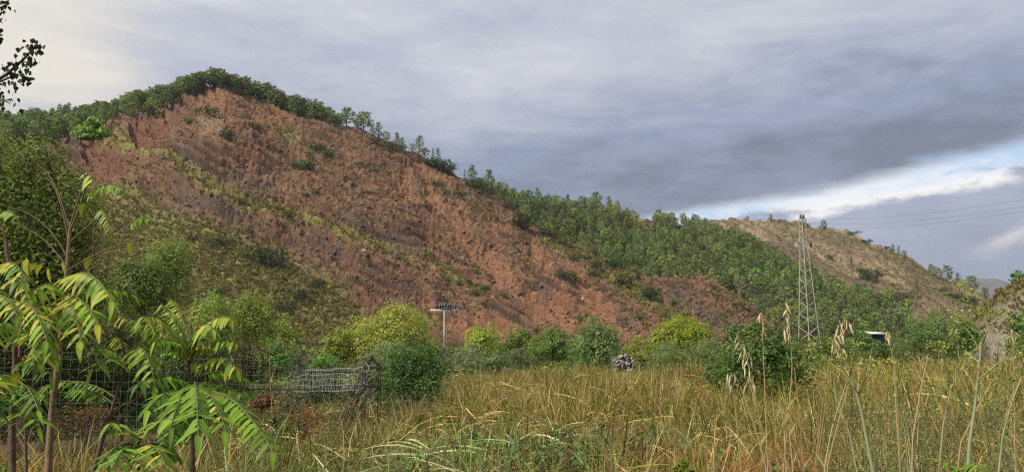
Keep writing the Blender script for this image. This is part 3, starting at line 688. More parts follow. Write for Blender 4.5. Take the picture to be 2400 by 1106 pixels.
for k, (p, px, py) in enumerate(cand):
    h = rngP.uniform(5.4, 9.2); kind = 'cone' if rngP.random() < .6 else 'round'
    if k < 125:
        zone = ('above the shrubs of the spur ridge' if px < 1500 else 'behind the left half of the flat brown spur top' if px < 1600 else 'behind the right half of the flat brown spur top' if px < 1690 else 'beside the falling right flank of the brown spur' if px < 1780 else
                'between the brown spur and the pylon' if px < 1862 else 'directly behind the pylon' if px < 1925 else 'just right of the pylon' if px < 2000 else 'near the shed roof')
        lab = ('tall ' if h > 8.4 else 'small ' if h < 6.4 else '') + ('pointed' if kind == 'cone' else 'rounded') + ' pine ' + zone + (', high up' if py < np.interp(px, [1200, 1500, 1700, 1900, 2100], [540, 600, 640, 715, 760]) else ', low down')
        pine(p, h, kind, lab, G_F)
    else: forest_pts.append((p, h))
# pines further left behind the dark tree and on the back of the ridge
for _ in range(170):
    px = rngP.uniform(-60, 245); cy = crest_py(RED, px); p = on(RED, px, cy + rngP.uniform(0, 46) * (1 if px < 190 else .4)); forest_pts.append((p, rngP.uniform(6.5, 10)))
prs = [proto('pine_proto', q[2]) for kk in ('round', 'cone') for q in PINES[kk]]
m2 = M_pine
n = len(forest_pts); fp = np.array([q[0] for q in forest_pts])
scatter('pine_forest', fp, np.stack([np.zeros(n), np.zeros(n), rngP.random(n) * 6.28], 1), np.array([q[1] / 8 for q in forest_pts]), rngP.integers(0, len(prs), n), np.ones((n, 3)), prs, 'upper part of the dense green pine forest behind the nearer pines', 'forest')
# tan hill trees
for px, py, h, kind, lab in [
        (1808, 520, 5.0, 'cone', 'small pine on the tan hill skyline left of the pylon'), (1826, 522, 2.8, 'round', 'tiny bush-like pine on the tan hill skyline'), (1932, 536, 5.4, 'round', 'dark pine alone on the tan hill skyline right of the pylon'),
        (1752, 515, 3.0, 'round', 'tiny tree on the topmost point of the tan hill'), (2093, 592, 5.0, 'cone', 'thin pine in the small skyline row of the tan hill'), (2106, 598, 5.2, 'cone', 'middle pine in the small skyline row of the tan hill'), (2120, 606, 4.6, 'round', 'lowest pine in the small skyline row of the tan hill'),
        (2183, 640, 4.8, 'round', 'uppermost pine of the pair on the tan hill descent'), (2192, 645, 4.6, 'round', 'lower pine of the pair on the tan hill descent'), (2203, 652, 5.4, 'cone', 'slender pine beside the largest pine on the tan hill descent'), (2221, 660, 8.2, 'round', 'largest dark pine on the tan hill descent'),
        (2246, 671, 6.8, 'cone', 'second large pine on the tan hill descent'), (2278, 684, 7.6, 'round', 'dark pine against the far hazy hills'), (2311, 700, 5.2, 'round', 'last small pine at the foot of the tan hill descent'),
        (1998, 636, 7.2, 'slim', 'dark pine standing on the open face of the tan hill'), (2150, 700, 8.6, 'slim', 'narrow pine low on the face of the tan hill')]:
    pine(on(TAN, px, py + 2), h * 1.12, kind, lab, None)

# ------------------------------------------------------------------ shrubs on the hills
def shrub_mesh(rng, n=420, c=A_(.050, .076, .030)):
    mb = MB(); K = 9; ctr = np.concatenate([rng.normal(size=(K, 2)) * .42, rng.uniform(.25, .62, (K, 1))], 1); m_ = n // K
    for q in ctr:
        d = rng.normal(size=(m_, 3)); d /= np.linalg.norm(d, axis=1)[:, None]; s = rng.uniform(.28, .48)
        p = q + d * s * rng.uniform(.7, 1.0, (m_, 1)) * A_(1, 1, .85); p[:, 2] = np.abs(p[:, 2])
        mb.leaves(p, d + A_(0, 0, .4) + rng.normal(size=(m_, 3)) * .5, rng.uniform(.11, .2, m_), c * rng.uniform(.7, 1.25) * rng.uniform(.7, 1.4, (m_, 1)), rng)
    return mb
rs = np.random.default_rng(21)
SH_D = [shrub_mesh(rs).mesh('foliage', M_leaf) for _ in range(5)]
SH_O = [shrub_mesh(rs, 420, A_(.15, .165, .085)).mesh('foliage', M_leaf) for _ in range(3)]
SH_P = [shrub_mesh(rs, 300, A_(.20, .20, .12)).mesh('foliage', M_leaf) for _ in range(2)]
_st = MB()
for a in np.linspace(0, 6.28, 6)[:-1]: _st.tube([A_(0, 0, -.2), A_(.2 * math.cos(a), .2 * math.sin(a), .3), A_(.4 * math.cos(a), .4 * math.sin(a), .6)], [.05, .035, .015], 4, (.14, .11, .08))
ST_M = _st.mesh('stems', M_bark)
def shrub(sheet, px, py, w, label, kind='d', tall=1.0):
    p = on(sheet, px, py + w * .22); D = p[1]; s = 1.15 * w / FPX * D / 1.45
    ms = {'d': SH_D, 'o': SH_O, 'p': SH_P}[kind]
    o = thing('shrub', tuple(p), label, 'shrub'); o.scale = (s, s, s * tall); o.rotation_euler = (0, 0, rs.random() * 6.28)
    link('foliage', ms[rs.integers(len(ms))], o); link('stems', ST_M, o)
for px, py, w, k, t, lab in [
        (490, 261, 38, 'd', .9, 'dark flat-topped shrub just below the summit scarp'), (443, 286, 24, 'o', 1.1, 'faint dark shrub in the gully left below the summit'), (592, 295, 26, 'd', .9, 'dark shrub on the ledge under the orange scarp'),
        (527, 319, 30, 'd', 1.3, 'upright dark shrub below the pale ledge'), (740, 347, 36, 'd', .9, 'larger dark shrub of the pair at mid-height below the crest row'), (764, 361, 22, 'd', 1.2, 'smaller upright shrub of the pair below the crest row'),
        (720, 389, 46, 'd', .8, 'wide dark shrub in the middle of the bare face'), (690, 386, 18, 'd', 1, 'small round shrub touching the wide shrub in mid face'), (838, 384, 20, 'd', .9, 'small shrub right of centre, upper of two'),
        (878, 397, 20, 'o', .8, 'greyish shrub beside the small one right of centre'), (1022, 433, 20, 'd', 1, 'round shrub under the orange streak near the crest'), (1082, 456, 28, 'd', .8, 'low dark shrub just below the crest spires'),
        (719, 458, 13, 'd', 1.1, 'tiny shrub on the left of a pair in the lower face'), (741, 451, 17, 'd', .9, 'tiny shrub on the right of a pair in the lower face'), (672, 506, 22, 'd', 1, 'dark tilted shrub on the edge of the green band'),
        (655, 490, 13, 'd', 1, 'tiny shrub in the green band above the tilted shrub'), (570, 475, 14, 'o', 1.1, 'small olive shrub at the upper part of the green band'), (704, 543, 10, 'd', 1, 'tiny dark shrub by the small orange scar'),
        (640, 609, 78, 'd', 1.0, 'largest round dark shrub at the top of the grassy lower slope'), (521, 568, 38, 'd', .8, 'low spreading shrub on the grassy slope left of the largest one'), (733, 673, 32, 'd', 1, 'round shrub on the grassy slope, upper of three'),
        (716, 697, 46, 'd', .9, 'wider shrub on the grassy slope, middle of three'), (664, 722, 54, 'd', .8, 'broad dark shrub on the grassy slope, lowest of three'), (752, 661, 20, 'd', 1, 'small shrub above the three on the grassy slope'), (495, 682, 44, 'd', .8, 'dark shrub at the foot of the grassy slope above the yellow bushes'),
        (447, 560, 24, 'd', .9, 'small dark shrub left on the grassy slope'), (1234, 528, 44, 'd', 1.5, 'tall dark shrub leaning on the red face below the forest edge'), (1198, 486, 34, 'd', 1.1, 'dark shrub at the crest where the forest begins'),
        (1334, 647, 36, 'd', .9, 'round shrub alone on the rubble below the forest edge'), (1350, 606, 24, 'd', 1.1, 'left of two round shrubs on the spur ridge'), (1370, 606, 24, 'd', .9, 'right of two round shrubs on the spur ridge'),
        (1290, 545, 40, 'd', .9, 'bushy shrub at the top of the spur ridge'), (1320, 566, 36, 'o', .9, 'olive shrub on the upper spur ridge'), (1395, 590, 40, 'o', .9, 'olive shrub crowding the spur ridge halfway'), (1408, 625, 40, 'd', .9, 'dark shrub on the spur ridge below the olive ones'),
        (1440, 622, 36, 'd', 1, 'dark shrub on the spur ridge beside the forest'), (1388, 640, 28, 'o', 1, 'small olive shrub below the spur ridge'), (1472, 662, 40, 'd', 1, 'dark shrub where the spur flattens'), (1500, 640, 44, 'o', 1, 'olive shrub at the left end of the brown spur top'),
        (1530, 694, 42, 'd', 1.2, 'dark upright shrub on the green fold of the spur'), (1548, 706, 30, 'd', 1, 'small dark shrub right of the upright one on the spur fold'), (1580, 706, 28, 'o', .8, 'pale shrub at the lower fold of the spur'), (1500, 742, 30, 'o', .7, 'low grey-green shrub on the lower spur face'), (1355, 745, 30, 'o', .8, 'grey shrub in the orange gullies at the foot'),
        (1180, 690, 30, 'o', .6, 'grey low shrub above the orange channel'), (1140, 672, 28, 'o', .7, 'flat grey shrub at the end of the lower green band'), (1082, 660, 26, 'o', .7, 'olive shrub on the lower green band'), (1120, 685, 30, 'o', .6, 'grey-green mat below the lower green band'), (940, 600, 34, 'o', .4, 'flat green mat at the start of the lower green band'),
        (828, 433, 18, 'p', 1, 'pale cactus-like bush with light pads on the right face'), (806, 414, 18, 'p', .9, 'faint pale bush above the light cactus-like one'), (862, 446, 26, 'p', .6, 'pale flat bush right of the cactus-like one'), (1262, 505, 30, 'o', .9, 'olive shrub inside the forest edge'),
        (405, 242, 34, 'd', .8, 'spreading dark bush at the lower edge of the wooded shoulder'), (300, 266, 36, 'd', .8, 'dark bush on the cliff edge of the wooded shoulder'), (350, 262, 40, 'd', .7, 'low dark bush hanging over the brown cliff'), (320, 272, 28, 'd', .7, 'small bush at the cliff lip'), (565, 218, 30, 'd', .8, 'dark bush right below the summit pines'),
        (1035, 388, 50, 'd', .9, 'dark thicket bush under the pale thin tree'), (1052, 396, 44, 'o', .8, 'olive rounded bush in the crest thicket'), (1012, 384, 34, 'd', .9, 'left bush of the crest thicket'), (925, 345, 34, 'd', .7, 'low dark bush below the spiky pine'), (906, 350, 20, 'd', .8, 'small bush under the short crest row'), (1104, 432, 40, 'd', 1, 'dark bush at the foot of the narrow pointed pine'), (1135, 452, 44, 'd', .8, 'dark bush at the foot of the tallest cone pine'), (890, 332, 34, 'd', .7, 'dense bush at the foot of the cone-shaped pine')]:
    shrub(RED, px, py, w, lab, k, t)
for px, py, w, k, t, lab in [(2050, 648, 46, 'd', .9, 'large dark shrub on the tan hill face'), (2030, 637, 28, 'd', .9, 'shrub touching the large one on the tan hill face'), (1942, 604, 14, 'd', 1.1, 'small dark shrub alone on the upper tan face'), (2104, 693, 44, 'd', .6, 'flat dark shrub low on the tan face'),
        (2035, 560, 24, 'd', .7, 'dark flat shrub on the tan skyline'), (2000, 546, 18, 'd', .8, 'small shrub on the tan skyline further left'), (2077, 580, 14, 'd', .8, 'tiny shrub on the tan skyline before the pine row'), (1886, 527, 22, 'o', .7, 'low bush on the skyline behind the pylon top'),
        (2205, 676, 26, 'o', .6, 'grey-green shrub below the large pines of the descent'), (2240, 692, 34, 'd', .6, 'dark patchy shrub above the valley mouth'), (2280, 702, 40, 'd', .6, 'dark shrub at the valley mouth'), (1760, 560, 22, 'o', .7, 'olive shrub near the top of the tan face'), (2090, 560, 10, 'd', 1, 'speck-like shrub on the tan skyline')]:
    shrub(TAN, px, py, w, lab, k, t)

# ------------------------------------------------------------------ leafy trees and bushes of the valley
def leafy(name, px, base, top, w, D, leaf_px, cols, label, cat='tree', lobes=None, dens=3.4, seed=0, asp=.6, up=.35, trunk=True, bark=(.14, .11, .08), clump=.20, group=None, nl=7, zbase=None):
    """broad crown of individual leaves built where the tree stands; w, top, leaf_px are photograph pixels"""
    rng = np.random.default_rng(seed * 7 + int(px)); k = D / FPX
    x = P(px, YH, D)[0]; zt = P(px, top, D)[2]; zb = P(px, base, D)[2]; g = float(gz(x, D)) if zbase is None else zbase
    H = zt - zb; W = w * k; o = thing(name, (x, D, g), label, cat, group)
    if lobes is None:
        lobes = []
        for q in range(nl):
            a = rng.random() * 6.28; r = rng.uniform(.0, .30); hz = rng.uniform(.3, .72) if cat == 'tree' else rng.uniform(.12, .68)
            lobes.append((r * math.cos(a), r * math.sin(a), hz, rng.uniform(.24, .33) * (1.15 - .5 * abs(hz - .5))))
        lobes += [(-.28, 0, .32, .24), (.28, 0, .32, .24), (rng.uniform(-.1, .1), 0, .76, .22), (rng.uniform(-.3, .3), 0, .62, .14), (rng.uniform(-.3, .3), .1, .70, .12)] + ([] if cat == 'tree' else [(-.2, -.1, .12, .26), (.2, -.1, .12, .26), (0, .1, .1, .28)])
    off = A_(0, 0, zb - g); fo = MB(); ls = leaf_px * k
    areas = np.array([q[3] ** 2 for q in lobes]); tot = int(dens * 3.0 * (W * H * .8) / (ls * ls * .55)); per = np.maximum((tot * areas / areas.sum()).astype(int), 40)
    for (lx, ly, lz, lr), m_ in zip(lobes, per):
        c = off + A_(lx * W, ly * W, lz * H); R3 = A_(lr * W, lr * W, lr * min(H * 1.15, W * 1.3))
        nc = max(8, m_ // 16); d = rng.normal(size=(nc, 3)); d /= np.linalg.norm(d, axis=1)[:, None]
        cc = c + d * R3 * (1 - np.abs(rng.normal(size=(nc, 1))) * .22 + (rng.random((nc, 1)) < .14) * rng.uniform(.05, .38, (nc, 1))); own = rng.integers(0, nc, m_)
        p = cc[own] + rng.normal(size=(m_, 3)) * R3 * clump * .75; nd = d[own] + A_(0, -.1, up) + rng.normal(size=(m_, 3)) * .55
        cv = np.array(cols)[rng.integers(0, len(cols), nc)] * rng.uniform(.75, 1.25, (nc, 1)); col = cv[own] * rng.uniform(.72, 1.32, (m_, 1))
        p[:, 2] = np.maximum(p[:, 2], .02)
        fo.leaves(p, nd, ls * rng.uniform(.65, 1.3, m_), col, rng, asp)
    fo.build('crown' if cat == 'tree' else 'foliage', M_leaf, o)
    if trunk:
        tb = MB(); r0 = max(.02 * H, .025) * (1.4 if cat == 'tree' else .8) if cat != 'weed' else .004; lean = rng.normal() * .05 * H; mid = off + A_(lean, 0, H * .45)
        tb.tube([A_(0, 0, -.2), A_(lean * .3, 0, .25 * mid[2]), mid * .7, mid], [r0 * 1.3, r0, r0 * .8, r0 * .6], 8, bark)
        tb.build('trunk' if cat == 'tree' else 'stems', M_bark, o)
        lb = MB()
        for lx, ly, lz, lr in lobes[:8]:
            e = off + A_(lx * W, ly * W, lz * H + lr * .5 * H); s0 = mid * rng.uniform(.55, 1)
            lb.tube([s0, (s0 + e) / 2 + rng.normal(size=3) * .04 * H, e], [r0 * .5, r0 * .3, r0 * .1], 5, bark)
        lb.build('limbs', M_bark, o)
    return o
YG = [A_(0.310, 0.326, 0.070), A_(0.240, 0.287, 0.070), A_(0.388, 0.364, 0.078), A_(0.186, 0.240, 0.070)]
LIME = [A_(0.338, 0.405, 0.047), A_(0.270, 0.358, 0.047), A_(0.392, 0.425, 0.068)]
MID = [A_(0.136, 0.216, 0.061), A_(0.184, 0.264, 0.072), A_(0.104, 0.176, 0.056)]
DARK = [A_(0.080, 0.144, 0.048), A_(0.109, 0.179, 0.058), A_(0.064, 0.115, 0.042)]
GREY_G = [A_(0.189, 0.224, 0.133), A_(0.147, 0.189, 0.105), A_(0.231, 0.259, 0.161)]
BLUEG = [A_(0.128, 0.195, 0.090), A_(0.165, 0.232, 0.120), A_(0.225, 0.285, 0.165)]
def valley():
    T = leafy
    T('willow_tree', 905, 860, 716, 215, 92, 5.5, YG, 'large billowing yellow-green willow left of the concrete pole', lobes=[(-.36, 0, .34, .22), (-.22, .05, .55, .22), (0, 0, .62, .26), (.20, 0, .74, .25), (.32, .05, .55, .22), (.08, -.1, .40, .26), (-.12, -.1, .3, .24), (.38, 0, .28, .20), (.1, .1, .84, .16)], seed=1)
    T('willow_tree', 800, 862, 772, 90, 90, 5.5, YG, 'lower yellow-green willow at the left flank of the large one', seed=2)
    T('olive_tree', 925, 872, 800, 130, 74, 5, GREY_G, 'grey-green olive-like tree in front of the large willow', seed=3, asp=.4)
    T('willow_bush', 972, 928, 786, 170, 23, 7, DARK, 'dark green leafy bush in front of the concrete pole', 'bush', seed=4)
    T('willow_bush', 870, 866, 826, 80, 70, 5, GREY_G, 'low grey bush above the fence corner', 'bush', seed=5, asp=.4)
    T('broadleaf_tree', 1131, 850, 763, 92, 108, 5.5, [YG[0], LIME[1], YG[1]], 'small bright yellow-green tree right of the concrete pole', seed=6)
    T('broadleaf_tree', 1215, 850, 768, 90, 112, 5.5, [MID[1], YG[3], YG[1]], 'green tree between the bright small tree and the poplar', seed=7)
    T('olive_tree', 1100, 872, 806, 115, 84, 5, GREY_G, 'grey-green rounded bush at the foot of the bright small tree', 'bush', seed=8, asp=.4)
    T('olive_tree', 1205, 872, 812, 120, 80, 5, [*GREY_G, BLUEG[0]], 'grey-green bush at the meadow edge right of the pole', 'bush', seed=9, asp=.4)
    T('poplar_bush', 1160, 880, 835, 90, 62, 6, [BLUEG[0], BLUEG[2], MID[1]], 'low pale-leaved poplar scrub beside the pole foot', 'bush', seed=10)
    T('poplar_tree', 1395, 862, 742, 118, 80, 5.5, [*BLUEG, MID[1]], 'tall silvery green poplar in the middle of the valley', lobes=[(-.05, 0, .78, .20), (-.2, 0, .55, .26), (.1, 0, .55, .27), (.28, 0, .42, .26), (.32, 0, .66, .14), (-.25, 0, .3, .26), (.1, -.1, .26, .3), (.35, 0, .22, .24)], seed=11)
    T('poplar_tree', 1300, 855, 768, 110, 86, 5.5, [MID[1], YG[3], MID[0]], 'green poplar shoulder left of the tall silvery one', seed=12)
    T('broadleaf_tree', 1262, 855, 780, 70, 96, 5.5, [YG[1], YG[3]], 'small olive green tree left of the poplars', seed=13)
    T('acacia_tree', 1598, 835, 738, 138, 92, 5.5, LIME, 'lime green rounded tree standing out at the foot of the spur', lobes=[(-.25, 0, .55, .25), (0, 0, .70, .28), (.26, 0, .58, .24), (.1, -.1, .45, .28), (-.12, -.1, .4, .26), (.36, 0, .40, .16), (-.38, 0, .38, .15)], seed=14)
    T('yellow_bush', 1500, 845, 786, 120, 98, 5.5, [YG[0], YG[2], YG[1]], 'yellowish bush between the poplar and the lime green tree', 'bush', seed=15)
    T('willow_bush', 1560, 850, 796, 110, 70, 5, [BLUEG[0], GREY_G[0], MID[1]], 'grey-green willow scrub below the lime green tree', 'bush', seed=16, asp=.35)
    T('willow_bush', 1655, 850, 790, 100, 66, 5, [GREY_G[0], MID[1], GREY_G[2]], 'grey-green willow scrub right below the lime green tree', 'bush', seed=17, asp=.35)
    T('elm_bush', 1780, 918, 752, 232, 21, 8, DARK + [MID[0]], 'big dark green bush in the meadow left of the pylon', 'bush', lobes=[(-.3, 0, .35, .24), (-.12, 0, .62, .26), (.06, 0, .66, .24), (.25, 0, .55, .24), (.35, 0, .3, .22), (0, -.12, .35, .3), (-.2, 0, .82, .13), (-.05, .05, .9, .10), (-.38, .1, .2, .16)], seed=18)
    T('pine_bush', 1945, 850, 782, 100, 82, 5.5, [MID[0], DARK[1], YG[3]], 'green bush at the foot of the pylon', 'bush', seed=19)
    T('pine_bush', 2020, 835, 770, 70, 100, 5.5, [DARK[1], MID[0]], 'small green tree left of the white shed roof', seed=20)
    T('pine_bush', 2055, 842, 796, 90, 90, 5.5, [MID[0], MID[1]], 'green bush in front of the white-roofed shed', 'bush', seed=21)
    T('willow_tree', 2190, 842, 728, 185, 58, 6, [DARK[1], BLUEG[0], MID[0], BLUEG[1]], 'large dark grey-green willow bush right of the shed', lobes=[(-.32, 0, .40, .22), (-.12, 0, .6, .25), (.08, 0, .68, .24), (.28, 0, .62, .22), (.36, 0, .4, .2), (0, -.1, .4, .3), (-.2, -.1, .3, .24), (.2, -.1, .3, .26)], seed=22, asp=.4)
    T('willow_bush', 2262, 812, 752, 56, 54, 6, [DARK[1], MID[0]], 'dark green bush at the foot of the earth bank', 'bush', seed=23)
    T('bank_bush', 2388, 790, 728, 52, 50, 6, [MID[0], YG[3], DARK[1]], 'green bush growing on the face of the earth bank', 'bush', seed=24)
    T('bank_bush', 2392, 670, 634, 44, 66, 5, [DARK[1], MID[0]], 'dark bush on top of the earth bank', 'bush', seed=25, zbase=P(2392, 672, 66)[2], trunk=True)
    T('bank_bush', 2402, 830, 775, 90, 34, 6, [MID[0], YG[3], MID[1]], 'leafy green bush at the right edge under the bank', 'bush', seed=26)
    # left of the willow
    T('yellow_bush', 660, 850, 735, 110, 84, 5.5, [YG[1], YG[3], YG[0]], 'yellow-green bush behind the fence left of the willow', 'bush', seed=30)
    T('yellow_bush', 585, 820, 688, 120, 78, 5.5, [YG[1], YG[3], YG[0], MID[1]], 'tall yellow-green bush behind the saplings', seed=31)
    T('yellow_bush', 500, 810, 684, 110, 74, 5.5, [YG[1], MID[1], YG[3]], 'yellow-green bush behind the sapling fronds', 'bush', seed=32)
    T('yellow_bush', 385, 720, 560, 130, 62, 5.5, [YG[1], MID[1], YG[3]], 'yellow-green tree on the slope right of the dark tree', seed=33)
    T('broadleaf_tree', 330, 760, 590, 130, 44, 6.5, [MID[0], DARK[1], YG[3]], 'green tree between the dark tree and the yellow-green slope', seed=34)
    T('willow_bush', 705, 860, 808, 90, 60, 5, GREY_G, 'grey-green bush just above the fence', 'bush', seed=35, asp=.4)
    T('willow_bush', 640, 870, 790, 90, 40, 5.5, [GREY_G[1], MID[0], YG[3]], 'dull green bush at the fence top', 'bush', seed=36)
    T('willow_bush', 770, 868, 828, 80, 56, 5, [GREY_G[1], MID[0]], 'dull grey-green low bush above the fence middle', 'bush', seed=37)
    # thicket behind the fence on the left
    VD = [A_(0.058, 0.100, 0.036), A_(0.082, 0.131, 0.043), A_(0.109, 0.150, 0.051)]
    T('bramble_bush', 470, 960, 768, 210, 18, 7.5, VD, 'dark bramble thicket behind the mesh fence, right part', 'bramble', seed=40, dens=2.6)
    T('bramble_bush', 300, 960, 735, 220, 17, 7.5, VD, 'dark bramble thicket behind the mesh fence, middle part', 'bramble', seed=41, dens=2.6)
    T('bramble_bush', 120, 960, 715, 240, 16, 8, VD, 'dark bramble thicket behind the mesh fence, left part', 'bramble', seed=42, dens=2.6)
    T('bramble_bush', 570, 905, 800, 120, 20, 7, [A_(.10, .085, .04), A_(.06, .08, .03), A_(.11, .06, .035)], 'brownish bramble bush at the fence behind the sapling', 'bramble', seed=43, dens=2.2)
    T('bramble_bush', -20, 900, 620, 200, 15, 8, VD, 'dark bramble thicket under the big dark tree', 'bramble', seed=44, dens=2.6)
    T('dark_tree', 50, 1000, 322, 370, 15.5, 8.5, [A_(.14, .20, .05), A_(.18, .25, .06), A_(.105, .16, .045), A_(.25, .29, .08)], 'big dense dark green tree at the left edge',
      lobes=[(-.2, 0, .86, .22), (.08, 0, .88, .17), (.26, 0, .74, .20), (0, -.05, .7, .28), (-.3, 0, .66, .26), (.22, 0, .56, .24), (.36, .05, .46, .16), (-.05, -.05, .46, .3), (.2, 0, .36, .24), (-.3, 0, .4, .28)], seed=45, dens=3.0)
    T('ivy_crown', 188, 326, 276, 80, 15.2, 13, [A_(.26, .36, .15), A_(.32, .42, .20), A_(.20, .29, .11)], 'cluster of large pale green leaves on top of the dark tree', 'ivy', seed=46, dens=.7, asp=.75, trunk=False, zbase=P(188, 326, 15.2)[2])
    # red-leaved bushes near the fence
    RL = [A_(.19, .060, .035), A_(.14, .050, .032), A_(.22, .095, .05)]
    T('red_leaved_bush', 722, 1025, 955, 80, 13.4, 9, RL, 'dry red-leaved bush seen through the fence mesh', 'bush', seed=50, dens=.55, asp=.35, clump=.6)
    T('red_leaved_bush', 215, 1000, 950, 150, 9.6, 8, [A_(.16, .085, .05), A_(.13, .06, .04), A_(.13, .12, .05)], 'rust-red leaves low behind the tall sapling', 'bush', seed=51, dens=.3, clump=.75)
    T('red_leaved_bush', 620, 950, 925, 60, 14, 8, [A_(.16, .07, .04)], 'reddish dry leaves at the fence behind the sapling tip', 'bush', seed=52, dens=.8, clump=.3)
    T('weed_plant', 1595, 1106, 1080, 40, 4.4, 9, [A_(.26, .31, .06)], 'yellow-green weed at the bottom of the meadow', 'weed', seed=56, dens=.7, bark=(.2, .25, .06), clump=.5)
    T('weed_plant', 410, 836, 826, 40, 12.5, 12, [A_(.16, .28, .07)], 'pale vine leaves at the fence top', 'vine', seed=57, dens=.8, zbase=P(410, 838, 12.5)[2], trunk=False)
    T('weed_plant', 755, 854, 838, 34, 14.3, 9, [A_(.15, .27, .06)], 'bright vine leaves at the fence top near the corner', 'vine', seed=58, dens=.8, zbase=P(755, 856, 14.3)[2], trunk=False)
    T('weed_plant', 655, 850, 830, 44, 13.9, 9, [A_(.13, .24, .06)], 'bright vine leaves on the fence beside the dry stalk', 'vine', seed=59, dens=.8, zbase=P(655, 852, 13.9)[2], trunk=False)
valley()

# ------------------------------------------------------------------ meadow
def meadow():
    rng = np.random.default_rng(77)
    cg = [A_(.20, .225, .055), A_(.135, .185, .045), A_(.28, .265, .08), A_(.095, .14, .038)]
    cs = [A_(.42, .36, .18), A_(.31, .245, .115), A_(.25, .16, .075), A_(.54, .47, .28), A_(.16, .10, .05)]
    mixes = [cg + cs[:1], cg + cs[:2] + cg[:2], cs + cg[:2], cs + cg[:1], cs, cg[:2] + cs[:3]]
    pr = [proto('grass_tuft', tuft_mesh(rng, 30, .92, .30, .021, mx, 1.0, 4).mesh('grass_tuft', M_inst)) for mx in mixes for _ in range(2)]
    rd = [proto('reed_tuft', tuft_mesh(rng, 24, 1.35, .28, .027, mx, .55, 4).mesh('reed_tuft', M_inst)) for mx in (cg + cs[:2], cs + cg[:1], cg + cs[:1])]
    pr += rd
    def lodged(mx, n=16):
        mb = MB()
        for b in range(n):
            a = rng.random() * 6.28; el_ = abs(rng.normal()) * .5 + .1; dr = A_(math.cos(a) * math.cos(el_), math.sin(a) * math.cos(el_), math.sin(el_)); L_ = rng.uniform(.4, 1.0); s0 = A_(rng.normal() * .22, rng.normal() * .22, rng.uniform(.05, .6)); t = np.linspace(0, 1, 5)[:, None]
            c_ = s0 + dr * L_ * t + A_(0, 0, -.35 * L_) * t ** 2 + A_(-dr[1], dr[0], 0) * rng.normal() * .25 * t ** 2; w_ = .012 * (1 - .9 * t ** 2) * rng.uniform(.5, 1.3); sd = np.cross(dr, A_(0, 0, 1) + rng.normal(size=3) * .5); sd /= np.linalg.norm(sd)
            mb.add(np.concatenate([c_ - sd * w_, c_ + sd * w_]), [(k, k + 1, k + 6, k + 5) for k in range(4)], mx[rng.integers(len(mx))] * rng.uniform(.6, 1.25))
        return mb
    pr += [proto('lodged_tuft', lodged(mx).mesh('lodged_tuft', M_inst)) for mx in (cs, cs + cg[:2], cs[2:] + cg[:1])]
    P_, idx, sc, tn, rt = [], [], [], [], []
    def put(n, d0, d1, pw, fn):
        d = (d0 ** pw + (d1 ** pw - d0 ** pw) * rng.random(n)) ** (1 / pw); a = np.arctan(rng.uniform(-.76, .76, n)); x, y = d * np.sin(a), d * np.cos(a)
        z = gz(x, y); z = np.asarray(z); px, py = to_pix(np.stack([x, y, z], -1)); fn(x, y, z, d, px)
    def near(x, y, z, d, px):
        n = len(x); brown = fbm(x * .45, y * .45, 3, 200); k = np.where(brown + rng.normal(size=n) * .09 > .41, rng.integers(4, 10, n), rng.integers(0, 3, n)); k = np.where(rng.random(n) < .25, rng.integers(0, 12, n), k)
        k = np.where((px < 640) & (rng.random(n) < .6), rng.integers(4, 10, n), k)
        k = np.where(rng.random(n) < np.interp(d, [3, 7, 12], [.5, .4, .2]) * (.5 + brown), rng.integers(15, 18, n), k)
        s = np.interp(d, [2, 5, 9, 20], [.42, .62, .8, 1.0]) * rng.uniform(.7, 1.2, n)
        P_.append(np.stack([x, y, z], -1)); idx.append(k); sc.append(s)
        tn.append(rng.uniform(.5, 1.2, (n, 1)) * A_(1.16, .95, .74) * (1 + (brown[:, None] - .5) * A_(.9, -.5, -.6)))
    def far(x, y, z, d, px):
        n = len(x); r = rng.random(n); right = px > 1930
        k = np.where(right & (r < .6), rng.integers(12, 15, n), np.where(r < .5, rng.integers(0, 4, n), np.where(r < .7, 12 + 2 * rng.integers(0, 2, n), rng.integers(2, 8, n))))
        keep = ~((px < 1040) & (d > 20) & (px > 880)) & ~((px < 540) & (d > 14)) & ~((px < 880) & (d > 27))
        s = rng.uniform(.75, 1.1, n) * np.where(px < 1000, .8, np.where(px > 1980, 1.1, 1.0)) * (.62 + .75 * fbm(x * .22, y * .22, 3, 210))
        g2 = fbm(x * .3, y * .3, 3, 211); k = np.where((g2 > .54) & ~right, rng.integers(0, 2, n), k); k = np.where((g2 < .40) & (r < .5), rng.integers(4, 8, n), k)
        P_.append(np.stack([x, y, z], -1)[keep]); idx.append(k[keep]); sc.append(s[keep]); tn.append((rng.uniform(.6, 1.25, (n, 1)) * A_(1.06, .94, .70))[keep])
    def bunch(cx, cy_, m_, d0, hi):
        d = d0 + rng.normal(size=m_) * .5; px = cx + rng.normal(size=m_) * 32; x = (px - CX) / FPX * d; P_.append(np.stack([x, d, gz(x, d)], -1)); idx.append(rng.integers(13, 15, m_)); sc.append(rng.uniform(.62, .85, m_) * hi); tn.append(rng.uniform(.7, 1.2, (m_, 1)) * A_(1.15, .95, .75))
    bunch(2110, 0, 22, 5.4, 1.0); bunch(2330, 0, 12, 6.0, 1.0); bunch(1900, 0, 8, 4.6, .8)
    put(5200, 3.0, 12, 1.5, near); put(9500, 11, 46, 1.7, far)
    p = np.concatenate(P_); n = len(p)
    rot = np.stack([rng.normal(size=n) * .26, rng.normal(size=n) * .26, rng.random(n) * 6.28], 1)
    scatter('meadow_grass', p, rot, np.concatenate(sc), np.concatenate(idx), np.concatenate(tn), pr, 'tall rough meadow of mixed green and straw-coloured reed grass', 'grass')
